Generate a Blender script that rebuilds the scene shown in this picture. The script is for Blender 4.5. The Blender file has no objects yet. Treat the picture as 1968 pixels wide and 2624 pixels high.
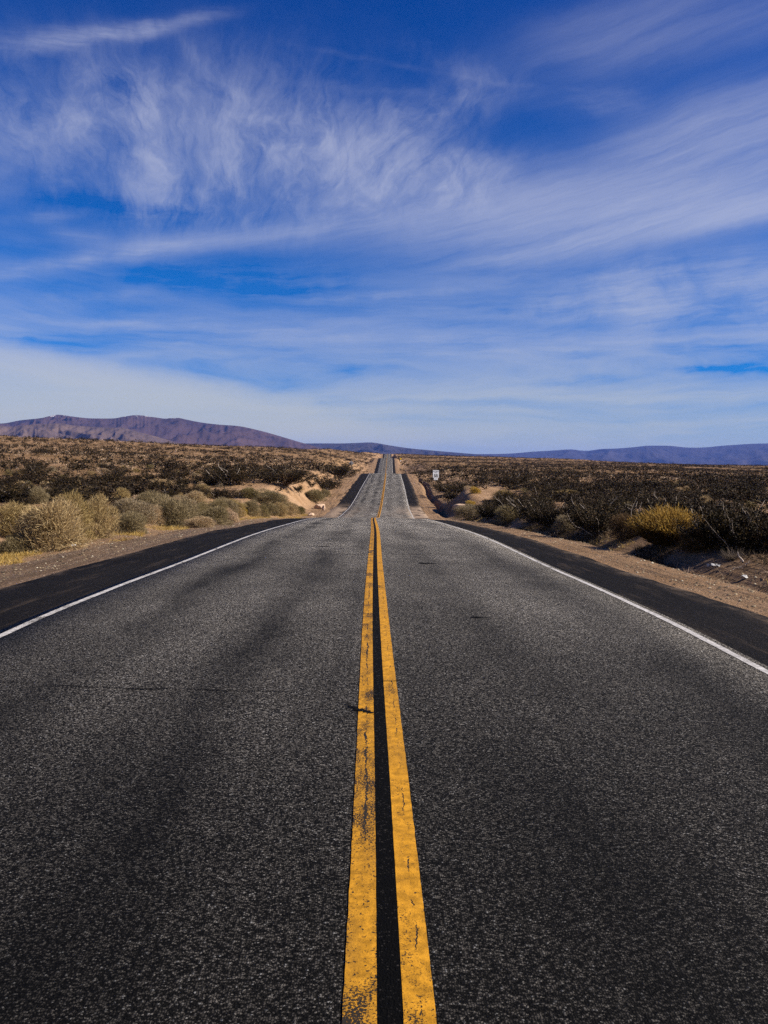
# Desert highway under cirrus: a two-lane road over rolling hills, scrub on both sides, mountains far off.
import bpy, math, random
import numpy as np

scene = bpy.context.scene
R = math.radians

# ------------------------------------------------------------------ camera
cam_data = bpy.data.cameras.new('camera')
cam = bpy.data.objects.new('camera', cam_data)
scene.collection.objects.link(cam)
scene.camera = cam
cam_data.sensor_fit = 'HORIZONTAL'
cam_data.sensor_width = 24.0
cam_data.lens = 25.0
cam_data.shift_x = 0.0
cam_data.shift_y = -45.0 / 768.0
cam_data.clip_start = 0.05
cam_data.clip_end = 60000.0
cam.location = (0, 0, 1.66)
cam.rotation_mode = 'XYZ'
from mathutils import Matrix
cam.matrix_world = Matrix.Translation((0, 0, 1.66)) @ Matrix.Rotation(R(90), 4, 'X') @ Matrix.Rotation(R(0.8), 4, 'Z')

# ------------------------------------------------------------------ light and exposure
SUN_ELEV, SUN_AZ = R(33.0), R(98.0)      # azimuth measured from straight ahead (+Y) towards the right (+X)
SKY_STRENGTH = 0.05
sun_data = bpy.data.lights.new('sun', 'SUN')
sun_data.energy = 5.0
sun_data.angle = R(0.53)
sun_data.color = (1.0, 0.90, 0.76)
sun = bpy.data.objects.new('sun', sun_data)
scene.collection.objects.link(sun)
from mathutils import Vector
to_sun = Vector((math.sin(SUN_AZ) * math.cos(SUN_ELEV), math.cos(SUN_AZ) * math.cos(SUN_ELEV), math.sin(SUN_ELEV)))
sun.rotation_euler = to_sun.to_track_quat('Z', 'Y').to_euler()
vs = scene.view_settings
vs.view_transform = 'Standard'
vs.look = 'None'
vs.gamma = 1.0
vs.use_curve_mapping = False
vs.exposure = 0.98
scene.cycles.max_bounces = 6
scene.cycles.diffuse_bounces = 2
scene.cycles.glossy_bounces = 2
scene.cycles.transmission_bounces = 3
scene.cycles.volume_bounces = 1
scene.cycles.transparent_max_bounces = 4
scene.cycles.use_denoising = False


class Nodes:
    """Small helper for writing node trees as expressions."""
    def __init__(self, tree):
        self.t = tree; self.n = tree.nodes; self.l = tree.links
    def new(self, kind, **props):
        nd = self.n.new(kind)
        for k, v in props.items(): setattr(nd, k, v)
        return nd
    def put(self, sock, v):
        if isinstance(v, bpy.types.NodeSocket): self.l.new(v, sock)
        elif v is not None:
            if isinstance(v, (tuple, list)) and len(v) == 3 and sock.type == 'RGBA': v = (*v, 1.0)
            sock.default_value = v
    def m(self, op, a, b=None, c=None, clamp=False):
        nd = self.new('ShaderNodeMath', operation=op, use_clamp=clamp)
        self.put(nd.inputs[0], a)
        if b is not None: self.put(nd.inputs[1], b)
        if c is not None: self.put(nd.inputs[2], c)
        return nd.outputs[0]
    def add(self, *xs):
        r = xs[0]
        for x in xs[1:]: r = self.m('ADD', r, x)
        return r
    def mul(self, *xs):
        r = xs[0]
        for x in xs[1:]: r = self.m('MULTIPLY', r, x)
        return r
    def sub(self, a, b): return self.m('SUBTRACT', a, b)
    def mapr(self, v, a, b, c=0.0, d=1.0, smooth=True):
        nd = self.new('ShaderNodeMapRange', interpolation_type='SMOOTHSTEP' if smooth else 'LINEAR')
        nd.clamp = True
        for i, x in enumerate((v, a, b, c, d)): self.put(nd.inputs[i], x)
        return nd.outputs[0]
    def mix(self, f, a, b, blend='MIX'):
        nd = self.new('ShaderNodeMix', data_type='RGBA', blend_type=blend)
        self.put(nd.inputs[0], f); self.put(nd.inputs[6], a); self.put(nd.inputs[7], b)
        return nd.outputs[2]
    def xyz(self, x, y, z=0.0):
        nd = self.new('ShaderNodeCombineXYZ')
        for i, v in enumerate((x, y, z)): self.put(nd.inputs[i], v)
        return nd.outputs[0]
    def sep(self, v):
        nd = self.new('ShaderNodeSeparateXYZ'); self.put(nd.inputs[0], v)
        return nd.outputs
    def noise(self, vec, scale=1.0, detail=4.0, rough=0.5, dist=0.0, out=0, dims='3D'):
        nd = self.new('ShaderNodeTexNoise', noise_dimensions=dims)
        self.put(nd.inputs['Vector'], vec)
        for k, v in (('Scale', scale), ('Detail', detail), ('Roughness', rough), ('Distortion', dist)): self.put(nd.inputs[k], v)
        return nd.outputs[out]
    def ramp(self, f, stops, interp='LINEAR'):
        nd = self.new('ShaderNodeValToRGB'); cr = nd.color_ramp; cr.interpolation = interp
        while len(cr.elements) < len(stops): cr.elements.new(0.5)
        for e, (p, c) in zip(cr.elements, stops):
            e.position = p; e.color = (*c, 1.0) if isinstance(c, tuple) else (c, c, c, 1.0)
        self.put(nd.inputs[0], f)
        return nd.outputs[0]
    def scale_vec(self, v, s):
        nd = self.new('ShaderNodeVectorMath', operation='MULTIPLY'); self.put(nd.inputs[0], v); self.put(nd.inputs[1], s)
        return nd.outputs[0]


# ------------------------------------------------------------------ sky: Nishita air, cirrus laid out by direction
CIRRUS = [  # azimuth, elevation, tilt, half length, half width (degrees), density, fibre
    (-23.15,25.89,12.8,4.73,0.56,0.55,'h'), (-16.61,27.72,14.1,5.01,0.40,0.45,'h'), (-17.30,27.20,12.8,2.79,0.30,0.25,'h'),
    (-18.54,23.62,8.0,6.96,1.99,0.30,'w'), (-18.84,21.85,0.0,7.29,3.65,0.42,'w'), (-8.86,22.43,0.0,6.30,3.65,0.42,'v'),
    (-16.43,21.29,-50.0,2.65,1.66,0.80,'w'), (-11.12,21.17,0.0,1.16,2.98,0.60,'v'), (-6.26,22.27,0.0,3.65,2.98,0.50,'v'),
    (-13.33,18.15,0.0,13.26,1.99,0.42,'v'), (-24.00,20.89,0.0,3.98,2.98,0.26,'w'), (-16.12,17.64,0.0,1.49,2.32,0.40,'v'),
    (2.32,23.11,25.0,5.83,1.39,0.50,'d'), (-3.30,21.51,20.0,4.64,2.32,0.45,'d'), (4.32,19.89,0.0,4.97,1.49,0.85,'d'),
    (0.02,18.91,0.0,6.63,1.66,0.35,'d'), (14.46,18.02,5.4,16.17,2.65,0.70,'b'), (17.15,15.83,6.5,12.25,0.86,0.90,'b'),
    (18.10,17.69,0.2,12.46,1.99,0.45,'b'), (23.21,21.92,6.6,7.41,1.82,0.75,'b'), (-8.69,15.79,8.9,11.16,0.73,0.55,'b'),
    (-16.30,14.67,10.2,3.33,0.46,0.40,'h'), (-22.14,12.95,14.6,5.27,0.50,0.55,'h'), (-23.92,15.56,13.6,3.41,0.40,0.25,'h'),
    (-25.10,14.23,0.0,1.16,0.33,0.30,'h'), (-20.89,14.90,0.0,1.99,0.40,0.30,'h'), (-11.88,25.56,-25.9,3.35,0.46,0.22,'v'),
    (-1.77,25.15,-3.8,7.75,0.30,0.10,'h'), (3.38,26.23,-7.9,10.39,0.17,0.07,'h'), (5.28,26.48,-14.2,4.40,0.99,0.20,'v'),
    (20.39,27.27,4.4,8.95,1.66,0.36,'b'), (16.76,28.80,10.0,8.62,1.33,0.20,'b'), (13.68,24.14,-5.0,3.65,0.73,0.20,'h'),
    (19.91,12.62,-5.3,9.45,1.49,0.42,'h'), (20.39,10.42,-7.6,9.01,1.33,0.40,'h'), (15.83,12.77,2.7,13.51,1.33,0.25,'h'),
    (-19.91,11.12,8.1,4.13,0.53,0.30,'h'), (-1.79,11.97,4.6,5.14,0.30,0.40,'h'), (-17.39,9.29,5.7,4.39,0.46,0.30,'h'),
    (-18.35,7.32,6.6,2.55,0.20,0.30,'h'), (-4.51,9.10,-1.6,8.51,0.46,0.30,'h'), (-9.01,7.39,11.1,2.80,0.17,0.20,'h'),
    (12.52,10.58,0.2,16.80,0.99,0.30,'h'), (15.83,8.52,-1.8,13.50,0.99,0.30,'h'), (25.16,6.63,-2.2,5.41,0.30,-1.40,'h'),
    (5.64,10.19,-3.0,8.62,0.46,-0.40,'h'), (12.51,6.14,2.5,4.26,0.30,-0.50,'h'), (-9.51,12.61,0.0,10.94,1.16,-0.25,'h'),
    (-1.31,6.91,6.2,2.33,0.40,-0.40,'h'), (-18.24,16.88,0.0,5.31,0.83,-0.20,'h'), (-11.43,19.14,0.0,0.99,0.99,-0.25,'v'),
    (-21.18,18.83,0.0,1.66,1.33,-0.25,'v'), (10.51,12.57,12.0,5.97,0.83,-0.30,'h'),
]

world = bpy.data.worlds.new('World')
scene.world = world
world.use_nodes = True
def build_sky():
    t = world.node_tree; t.nodes.clear(); N = Nodes(t)
    sky = N.new('ShaderNodeTexSky', sky_type='NISHITA', sun_disc=False)
    sky.sun_elevation = SUN_ELEV; sky.sun_rotation = SUN_AZ
    sky.altitude = 900.0; sky.air_density = 1.0; sky.dust_density = 0.4; sky.ozone_density = 2.5
    air = N.mix(1.0, sky.outputs[0], (0.004, 0.455, 1.14), 'MULTIPLY')   # deep polarised blue
    d = N.sep(N.new('ShaderNodeTexCoord').outputs['Generated'])
    air = N.mix(1.0, air, N.ramp(d[2], [(0.0, (1.0, 1.0, 0.95)), (0.22, (1.0, 1.06, 1.0)), (0.52, (0.3, 0.76, 0.92))]), 'MULTIPLY')
    az = N.mul(N.m('ARCTAN2', d[0], d[1]), 57.2958)
    el = N.mul(N.m('ARCSINE', d[2]), 57.2958)
    P = N.xyz(az, el, 0.0)
    w1 = N.sep(N.noise(P, 0.16, 3, 0.55, out=1))
    w2 = N.sep(N.noise(P, 0.75, 4, 0.6, out=1))
    def warp(a, k1, k2):
        x = N.add(az, N.mul(N.sub(w1[0], 0.5), a * k1), N.mul(N.sub(w2[0], 0.5), a * k2 * 0.6))
        y = N.add(el, N.mul(N.sub(w1[1], 0.5), a), N.mul(N.sub(w2[1], 0.5), a * k2 * 0.6))
        return x, y
    ax, ay = warp(3.0, 1.4, 0.38)     # for ragged patches
    bx, by = warp(0.9, 2.0, 0.6)      # for long streaks
    def rot(x, y, deg):
        c, s = math.cos(R(deg)), math.sin(R(deg))
        return N.add(N.mul(x, c), N.mul(y, s)), N.add(N.mul(x, -s), N.mul(y, c))
    def fibre(deg, fs, ft, lo, hi, wx, wy, base=0.0, clump=0.0, z=3.7):
        s, t_ = rot(wx, wy, deg)
        a = N.noise(N.xyz(N.mul(s, fs), N.mul(t_, ft), z), 1.0, 10, 0.71, 0.20)
        f = N.mapr(a, lo, hi, base, 1.3, smooth=False)
        if clump:
            c = N.mapr(N.noise(N.xyz(wx, wy, z + 5), clump, 5, 0.6, 0.3), 0.34, 0.66, 0.40, 1.35)
            f = N.mul(f, c)
        return f
    F = {'v': fibre(80, 0.17, 0.48, 0.32, 0.72, ax, ay, 0.08, 0.26), 'w': fibre(122, 0.20, 0.42, 0.32, 0.72, ax, ay, 0.15, 0.24, 12.4), 'd': fibre(38, 0.16, 0.62, 0.30, 0.70, ax, ay, 0.15, 0.30, 8.2),
         'b': fibre(12, 0.05, 0.62, 0.28, 0.74, bx, by, 0.32, 0.0, 1.9), 'h': fibre(5, 0.13, 1.3, 0.30, 0.70, bx, by, 0.15, 0.2, 6.4)}
    total = {k: None for k in F}
    for ca, ce, ang, L, W, I, f in CIRRUS:
        x, y = (ax, ay) if f in 'vd' else (bx, by)
        s, t_ = rot(N.sub(x, ca), N.sub(y, ce), ang)
        s = N.mul(s, 1.0 / L); t_ = N.mul(t_, 1.0 / W)
        q = N.m('ADD', N.m('POWER', N.m('ABSOLUTE', s), 3.0), N.m('POWER', N.m('ABSOLUTE', t_), 2.0))
        g = N.mul(N.m('EXPONENT', N.mul(q, -0.9)), I)
        total[f] = g if total[f] is None else N.add(total[f], g)
    dens = None
    for k in F:
        x = N.mul(total[k], F[k]); dens = x if dens is None else N.add(dens, x)
    # thin high veil that thickens towards the horizon, streaked sideways
    veil = N.mul(N.mapr(el, 17.0, 4.5, 0.0, 0.95), N.mapr(N.noise(N.xyz(N.mul(bx, 0.05), N.mul(by, 0.42), 9.1), 1.0, 6, 0.6, 0.6), 0.32, 0.70, 0.08, 1.25, smooth=False))
    veil = N.mul(veil, N.mapr(az, -30, 30, 0.8, 1.15, smooth=False))
    low = N.mapr(el, 6.5, 0.5, 0.0, 0.75)
    # bank of milky cloud low on the left
    edge = N.sub(N.add(N.add(8.15, N.mul(N.add(az, 25.6), -0.15)), N.mul(N.sub(w2[1], 0.5), 0.7)), el)
    bank = N.mul(N.mapr(edge, -0.25, 1.5, 0.0, 1.15), N.mapr(az, -8, 6, 1.0, 0.0))
    faint = N.mul(N.mapr(N.noise(N.xyz(N.mul(ax, 0.1), N.mul(ay, 0.3), 1.3), 1.0, 5, 0.6), 0.45, 0.8), 0.02)
    dens = N.add(N.m('MAXIMUM', N.add(N.mul(dens, 0.84), veil), 0.0), low, bank, faint)
    alpha = N.sub(1.0, N.m('EXPONENT', N.mul(dens, -1.0)))
    alpha = N.mul(alpha, N.mapr(el, -2.0, 0.0, 0.6, 1.0))
    cloud = N.ramp(N.mapr(el, 0.0, 30.0, 0.0, 1.0, smooth=False), [(0.0, (0.60, 0.60, 0.46)), (0.16, (0.58, 0.60, 0.56)), (0.3, (0.50, 0.54, 0.66)), (0.55, (0.50, 0.54, 0.70)), (1.0, (0.45, 0.48, 0.66))])
    cloud = N.mix(1.0, cloud, (10.0, 10.0, 10.0), 'MULTIPLY')
    col = N.mix(alpha, air, cloud)
    bg = N.new('ShaderNodeBackground'); N.put(bg.inputs[0], col); bg.inputs[1].default_value = SKY_STRENGTH
    out = N.new('ShaderNodeOutputWorld'); N.l.new(bg.outputs[0], out.inputs[0])
build_sky()
world.cycles.sampling_method = 'MANUAL'
world.cycles.sample_map_resolution = 512


# ------------------------------------------------------------------ lie of the land (heights relative to the eye)
EYE = 1.66
ROLL = math.radians(0.8)
def pchip(xs, ys):
    xs = np.array(xs, float); ys = np.array(ys, float)
    h = np.diff(xs); s = np.diff(ys) / h
    m = np.zeros_like(ys)
    m[1:-1] = np.where(s[:-1] * s[1:] > 0, 2 * s[:-1] * s[1:] / (s[:-1] + s[1:] + 1e-12), 0)
    # smoother than harmonic where signs agree
    m[1:-1] = np.where(s[:-1] * s[1:] > 0, np.sign(s[1:]) * np.minimum(np.abs((s[:-1]*h[1:]+s[1:]*h[:-1])/(h[1:]+h[:-1])), 3*np.minimum(np.abs(s[:-1]), np.abs(s[1:]))), 0)
    m[0] = s[0]; m[-1] = s[-1]
    def f(q):
        q = np.asarray(q, float)
        qq = np.clip(q, xs[0], xs[-1])
        i = np.clip(np.searchsorted(xs, qq) - 1, 0, len(h) - 1)
        t = (qq - xs[i]) / h[i]
        r = ((2*t**3-3*t**2+1)*ys[i] + (t**3-2*t**2+t)*h[i]*m[i] + (-2*t**3+3*t**2)*ys[i+1] + (t**3-t**2)*h[i]*m[i+1])
        return r + np.where(q < xs[0], (q-xs[0])*m[0], 0) + np.where(q > xs[-1], (q-xs[-1])*m[-1], 0)
    return f
# road profile relative to the eye: distance ahead, height
ROAD_Z = pchip([-40,0,2.4,8.44,10.9,15.1,23.6,35.5,46,52,58,66,74,80,92,108,127,160,187,205,240,300,350,380,440,531,560,600,700,850,900,914,960,1010,1060,1200,1500],
               [-1.66,-1.66,-1.66,-1.66,-1.70,-1.82,-2.03,-2.50,-2.98,-3.30,-3.70,-4.28,-4.68,-4.80,-4.83,-4.40,-3.56,-2.32,-1.50,-1.62,-2.5,-4.2,-3.7,-2.7,1.0,5.9,6.15,6.0,5.0,7.2,9.4,10.3,13.6,16.6,15.5,8.0,-10.0])
ROAD_X = pchip([-40,0,2.4,8.4,15,24,53,80,92,127,187,380,531,914,1100,1500],[0.55,0.068,0.042,-0.058,-0.14,-0.23,-0.60,-0.45,-0.35,0.0,0.45,0.85,1.9,3.6,5,9])
def _hash(ix, iy, seed):
    n = (ix.astype(np.int64) * 374761393 + iy.astype(np.int64) * 668265263 + seed * 974634777) & 0xffffffff
    n = ((n ^ (n >> 13)) * 1274126177) & 0xffffffff
    n = n ^ (n >> 16)
    return (n & 0xffff) / 65535.0
def vnoise(x, y, seed=0):
    x = np.asarray(x, float); y = np.asarray(y, float)
    x0 = np.floor(x); y0 = np.floor(y); fx = x - x0; fy = y - y0
    fx = fx*fx*fx*(fx*(fx*6-15)+10); fy = fy*fy*fy*(fy*(fy*6-15)+10)
    a = _hash(x0, y0, seed); b = _hash(x0+1, y0, seed); c = _hash(x0, y0+1, seed); d = _hash(x0+1, y0+1, seed)
    return (a*(1-fx)+b*fx)*(1-fy) + (c*(1-fx)+d*fx)*fy
def fbm(x, y, seed=0, octv=4, gain=0.5):
    s = 0; a = 1; t = 0
    for k in range(octv):
        s = s + a*(vnoise(x*2**k + 17.3*k, y*2**k - 9.1*k, seed+k)-0.5); t += a; a *= gain
    return s/t*2
def sstep(a, b, t):
    t = np.clip((t-a)/(b-a), 0, 1); return t*t*(3-2*t)
SKY_E = pchip([-3,-1,-.48,-.231,-.075,-.03,0,.04,.214,.48,1,3],[.040,.038,.0310,.0253,.0205,.0180,.0162,.0163,.0124,.0072,.005,.004])
SKY_D = pchip([-3,-1,-.48,-.231,-.075,-.03,0,.04,.214,.48,1,3],[260,270,300,400,620,900,1040,1000,880,720,650,600])
def natural(x, y):
    d = np.maximum(np.hypot(x, y*1.0), 1.0); yy = np.maximum(y, 0.15*d)
    s = np.clip(x/np.maximum(yy, 1e-3), -3, 3)
    D = SKY_D(s); e = SKY_E(s)
    dy = np.where(y > 0, yy, 0.0)
    t = np.clip(dy/D, 0, 1)
    g = t**2.4*(1+0.8*(1-t))
    z = -1.75 + (e*D+1.75)*g
    over = np.maximum(dy-D, 0)
    return z - np.minimum(0.035*over, 75*(1-np.exp(-over/1500.0)) + 0*over)
def terrain(x, y):
    x = np.asarray(x, float); y = np.asarray(y, float)
    u = x - ROAD_X(y); au = np.abs(u); left = u < 0
    near = np.exp(-(au/45.0)**2)
    zr = ROAD_Z(y) - 0.015*np.minimum(au, 3.7) - 0.035*np.clip(au-3.7, 0, 6)
    w0 = np.where(left, 7.6, 6.6); w1 = np.where(left, 12.0, 10.0)
    w1 = w1 + 1.5*fbm(y/9.0, u*0+np.where(left, 3.3, 8.1), 5, 2)
    w1 = w1 + np.where(left, 0.0, 7.0)*sstep(92, 108, y)*(1-sstep(170, 200, y)) + 14.0*sstep(182, 210, y)*(1-sstep(400, 480, y))
    s = sstep(0, 1, (au-w0)/(w1-w0))
    T = natural(x, y)
    T = T - 1.25*np.exp(-((y-78)/28.0)**2)*near
    # wash crossing the road
    yc = 70 + 0.12*au*np.where(left, 1, -1) + 4*np.sin(u/11.0)
    T = T - 1.5*np.exp(-((y-yc)/6.5)**2)*sstep(2, 12, au)*np.exp(-(au/70.0)**2)
    farf = np.clip(y/40.0, 0, 1)
    rough = 0.20*fbm(x/5.0, y/5.0, 11, 3) + farf*0.75*fbm(x/26.0, y/26.0, 23, 3) + np.clip((y-120)/200, 0, 1)*2.2*fbm(x/95.0, y/80.0, 31, 3)
    z = zr*(1-s) + (T+rough*np.clip(1-y/3000, 0.0, 1))*s
    bump = 0.03*fbm(x/0.6, y/0.6, 41, 2)*sstep(0.2, 1.2, au-5.6)
    dirt = 0.05*fbm(u/0.45, y/4.0, 47, 2)*sstep(5.2, 6.0, au)*(1-sstep(8, 10, au))
    # gully on the right of the far dip, shallow berm elsewhere
    gl = sstep(78, 88, y)*(1-sstep(150, 185, y))*(u > 0)
    z = z - gl*0.75*np.exp(-((au-7.1-0.25*np.sin(y/7.0))/0.42)**2)
    bern = (u > 0)*(1-sstep(45, 60, y))
    z = z - bern*0.22*np.exp(-((au-6.9)/0.5)**2) + bern*0.14*np.exp(-((au-8.1)/0.7)**2)
    edge = sstep(4.4, 5.4, au) if False else 1.0
    return z + bump + dirt - 0.045*(1-sstep(4.9, 5.9, au))

# ------------------------------------------------------------------ mesh helpers
def link(o, parent=None):
    scene.collection.objects.link(o)
    if parent is not None: o.parent = parent
    return o
def tag(o, label=None, cat=None, group=None, kind=None):
    for k, v in (('label', label), ('category', cat), ('group', group), ('kind', kind)):
        if v: o[k] = v
    return o
def mesh_data(name, verts, faces, mats, mat_idx=None, smooth=False, uv=None):
    """verts (n,3) array, faces (m,4) array of quads or a list of tuples"""
    me = bpy.data.meshes.new(name)
    verts = np.asarray(verts, np.float32)
    if isinstance(faces, np.ndarray):
        k = faces.shape[1]; nf = len(faces)
        me.vertices.add(len(verts)); me.vertices.foreach_set('co', verts.ravel())
        me.loops.add(nf * k); me.loops.foreach_set('vertex_index', faces.astype(np.int32).ravel())
        me.polygons.add(nf)
        me.polygons.foreach_set('loop_start', np.arange(0, nf * k, k, dtype=np.int32))
        me.polygons.foreach_set('loop_total', np.full(nf, k, np.int32))
        li = faces.ravel()
    else:
        me.from_pydata([tuple(map(float, v)) for v in verts], [], [tuple(int(i) for i in f) for f in faces])
        li = np.array([i for f in faces for i in f])
    for m in mats: me.materials.append(m)
    if mat_idx is not None: me.polygons.foreach_set('material_index', np.asarray(mat_idx, np.int32))
    if smooth: me.polygons.foreach_set('use_smooth', np.ones(len(me.polygons), bool))
    if uv is not None:
        lay = me.uv_layers.new(name='UVMap'); lay.data.foreach_set('uv', np.asarray(uv, np.float32)[li].ravel())
    me.update(); me.validate()
    return me
def mesh_obj(name, verts, faces, mats, parent=None, **kw):
    if not isinstance(mats, (list, tuple)): mats = [mats]
    return link(bpy.data.objects.new(name, mesh_data(name, verts, faces, mats, **kw)), parent)
def empty(name, loc, rz=0.0):
    o = bpy.data.objects.new(name, None); o.empty_display_size = 0.2
    o.location = loc; o.rotation_euler = (0, 0, rz)
    return link(o)
def grid_faces(nr, nc):
    i = np.arange(nr - 1)[:, None] * nc + np.arange(nc - 1)[None, :]
    return np.stack([i, i + 1, i + nc + 1, i + nc], -1).reshape(-1, 4)
def ground(x, y): return terrain(x, y) + EYE
rng = np.random.default_rng(7)

# ------------------------------------------------------------------ materials
def material(name):
    m = bpy.data.materials.new(name); m.use_nodes = True
    t = m.node_tree; t.nodes.clear()
    N = Nodes(t)
    out = N.new('ShaderNodeOutputMaterial'); p = N.new('ShaderNodeBsdfPrincipled')
    t.links.new(p.outputs[0], out.inputs[0])
    return m, N, p, out
def bump(N, p, h, dist, strength=1.0):
    b = N.new('ShaderNodeBump'); b.inputs['Strength'].default_value = strength; b.inputs['Distance'].default_value = dist
    N.put(b.inputs['Height'], h); N.put(p.inputs['Normal'], b.outputs[0])
def plain(name, col, rough=0.6, metal=0.0, var=0.12, scale=6.0, spec=0.4):
    m, N, p, o = material(name)
    n = N.noise(N.new('ShaderNodeTexCoord').outputs['Object'], scale, 5, 0.6)
    c = N.mix(n, tuple(v * (1 - var) for v in col), tuple(min(1, v * (1 + var)) for v in col))
    N.put(p.inputs['Base Color'], c); p.inputs['Roughness'].default_value = rough; p.inputs['Metallic'].default_value = metal
    p.inputs['Specular IOR Level'].default_value = spec
    return m
def uv_of(N): return N.new('ShaderNodeTexCoord').outputs['UV']
def asphalt(name, dark, mid, light, stone=118.0, lanes=True, sand=0.0, rough=0.72):
    m, N, p, o = material(name)
    uv = uv_of(N); u, v, _ = N.sep(uv)
    vo = N.new('ShaderNodeTexVoronoi', voronoi_dimensions='2D'); 
    jig = N.new('ShaderNodeVectorMath', operation='SCALE'); N.put(jig.inputs[0], N.noise(uv, 160.0, 2, 0.6, out=1, dims='2D')); jig.inputs['Scale'].default_value = 0.009
    jog = N.new('ShaderNodeVectorMath', operation='ADD'); N.put(jog.inputs[0], uv); N.put(jog.inputs[1], jig.outputs[0])
    N.put(vo.inputs['Vector'], jog.outputs[0]); vo.inputs['Scale'].default_value = stone
    rnd = N.sep(vo.outputs['Color'])
    st = N.ramp(rnd[0], [(0.0, dark), (0.40, tuple(x * 1.6 for x in dark)), (0.62, mid), (0.86, tuple(x * 1.7 for x in mid)), (0.97, light), (1.0, tuple(min(.6, x * 1.7) for x in light))])
    gap = N.mapr(vo.outputs['Distance'], 0.15, 0.70, 1.0, 0.16)
    fine = N.noise(uv, 36.0, 6, 0.78, dims='2D')
    c = N.mix(1.0, st, N.ramp(N.mul(gap, N.mapr(fine, 0.34, 0.66, 0.30, 1.65, smooth=False)), [(0, 0.0), (1.0, 1.0)]), 'MULTIPLY')
    big = N.noise(N.scale_vec(uv, (1.0, 0.22, 1.0)), 0.8, 5, 0.6, dims='2D')
    blot = N.noise(uv, 0.55, 4, 0.55, dims='2D')
    k = N.mul(N.mapr(big, 0.28, 0.72, 0.72, 1.25, smooth=False), N.mapr(blot, 0.3, 0.7, 0.82, 1.15, smooth=False))
    if lanes:
        wob = N.mul(N.sub(N.noise(N.scale_vec(uv, (0.0, 0.12, 0.0)), 1.0, 3, 0.5, dims='2D'), 0.5), 0.5)
        for cu, w, a in ((-2.55, 0.36, 0.62), (-1.05, 0.42, 0.55), (-0.28, 0.2, 0.3), (1.0, 0.42, 0.32), (2.6, 0.42, 0.38)):
            q = N.m('POWER', N.mul(N.sub(N.add(u, wob), cu), 1.0 / w), 2.0)
            f = N.mul(N.m('EXPONENT', N.mul(q, -1.0)), a, N.mapr(N.noise(N.scale_vec(uv, (0.6, 0.13, 1.0)), 1.7, 4, 0.6, dims='2D'), 0.35, 0.65, 0.2, 1.2, smooth=False))
            k = N.mul(k, N.sub(1.0, f))
        # vignette and stone shade painted into the albedo: dark nearby, paler towards the crest
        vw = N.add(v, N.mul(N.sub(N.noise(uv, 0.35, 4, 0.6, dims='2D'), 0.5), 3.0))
        painted_shade = N.mul(N.mapr(vw, 1.5, 10.0, 0.26, 1.15), N.mapr(vw, 7, 36, 1.08, 2.05), N.mapr(vw, 60, 95, 1.0, 0.78))
        k = N.mul(k, painted_shade)
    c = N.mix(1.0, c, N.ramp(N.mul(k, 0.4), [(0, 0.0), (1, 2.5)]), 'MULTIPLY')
    if not lanes:
        dusty = N.mul(N.mapr(N.m('ABSOLUTE', N.add(u, 0.385)), 4.72, 5.35), N.mapr(N.noise(N.scale_vec(uv, (1, 0.35, 1)), 2.6, 6, 0.7, dims='2D'), 0.42, 0.72, 0.0, 0.9))
        faint = N.mul(N.mapr(N.noise(N.scale_vec(uv, (1, 0.12, 1)), 3.5, 6, 0.7, dims='2D'), 0.52, 0.78), 0.22)
        c = N.mix(N.m('MINIMUM', N.add(dusty, faint), 0.9), c, (0.16, 0.118, 0.085))
    if sand > 0:
        # blown sand left where the wash crosses
        zone = N.mul(N.mapr(v, 66, 80, 0, 1), N.mapr(v, 104, 86, 0, 1))
        edge = N.mapr(N.m('ABSOLUTE', N.sub(u, -0.1)), 0.5, 6.0, 0.08, 1.05)
        nz = N.mapr(N.noise(N.scale_vec(uv, (0.5, 0.13, 1)), 1.4, 6, 0.65, dims='2D'), 0.25, 0.7, 0.0, 1.3)
        c = N.mix(N.m('MINIMUM', N.mul(zone, edge, nz, sand), 0.95), c, (0.27, 0.20, 0.145))
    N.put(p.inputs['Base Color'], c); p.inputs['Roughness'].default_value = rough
    p.inputs['Specular IOR Level'].default_value = 0.07
    h = N.add(N.mul(gap, 0.8), N.mul(rnd[1], 0.5), N.mul(fine, 0.6))
    bump(N, p, h, 0.006, 0.9)
    return m
M = {}
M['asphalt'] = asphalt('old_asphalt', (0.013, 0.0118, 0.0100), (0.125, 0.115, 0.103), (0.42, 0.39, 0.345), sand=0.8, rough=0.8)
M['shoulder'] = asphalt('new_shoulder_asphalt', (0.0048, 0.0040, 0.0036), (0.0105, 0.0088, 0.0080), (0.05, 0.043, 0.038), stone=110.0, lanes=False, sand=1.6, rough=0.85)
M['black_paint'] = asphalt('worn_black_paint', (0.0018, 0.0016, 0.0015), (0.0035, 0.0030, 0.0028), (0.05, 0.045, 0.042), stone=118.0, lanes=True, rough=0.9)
def rumble(m):
    """milled rumble strip ripples close to the edge line"""
    t = m.node_tree; N = Nodes(t)
    p = [n for n in t.nodes if n.type == 'BSDF_PRINCIPLED'][0]
    u, v, _ = N.sep(uv_of(N))
    rip = N.m('SINE', N.mul(v, 2 * math.pi / 0.30))
    a = N.m('ABSOLUTE', N.add(u, 0.185))
    zone = N.mul(N.mapr(a, 3.72, 3.82, 0, 1), N.mapr(a, 4.28, 4.18, 0, 1))
    b0 = p.inputs['Normal'].links[0].from_socket
    b = N.new('ShaderNodeBump'); b.inputs['Distance'].default_value = 0.02; b.inputs['Strength'].default_value = 0.4
    N.put(b.inputs['Height'], N.mul(rip, zone, N.mapr(N.noise(N.scale_vec(uv_of(N), (1, 0.1, 1)), 1.0, 3, 0.5, dims='2D'), 0.4, 0.6))); N.put(b.inputs['Normal'], b0)
    t.links.new(b.outputs[0], p.inputs['Normal'])
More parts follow.
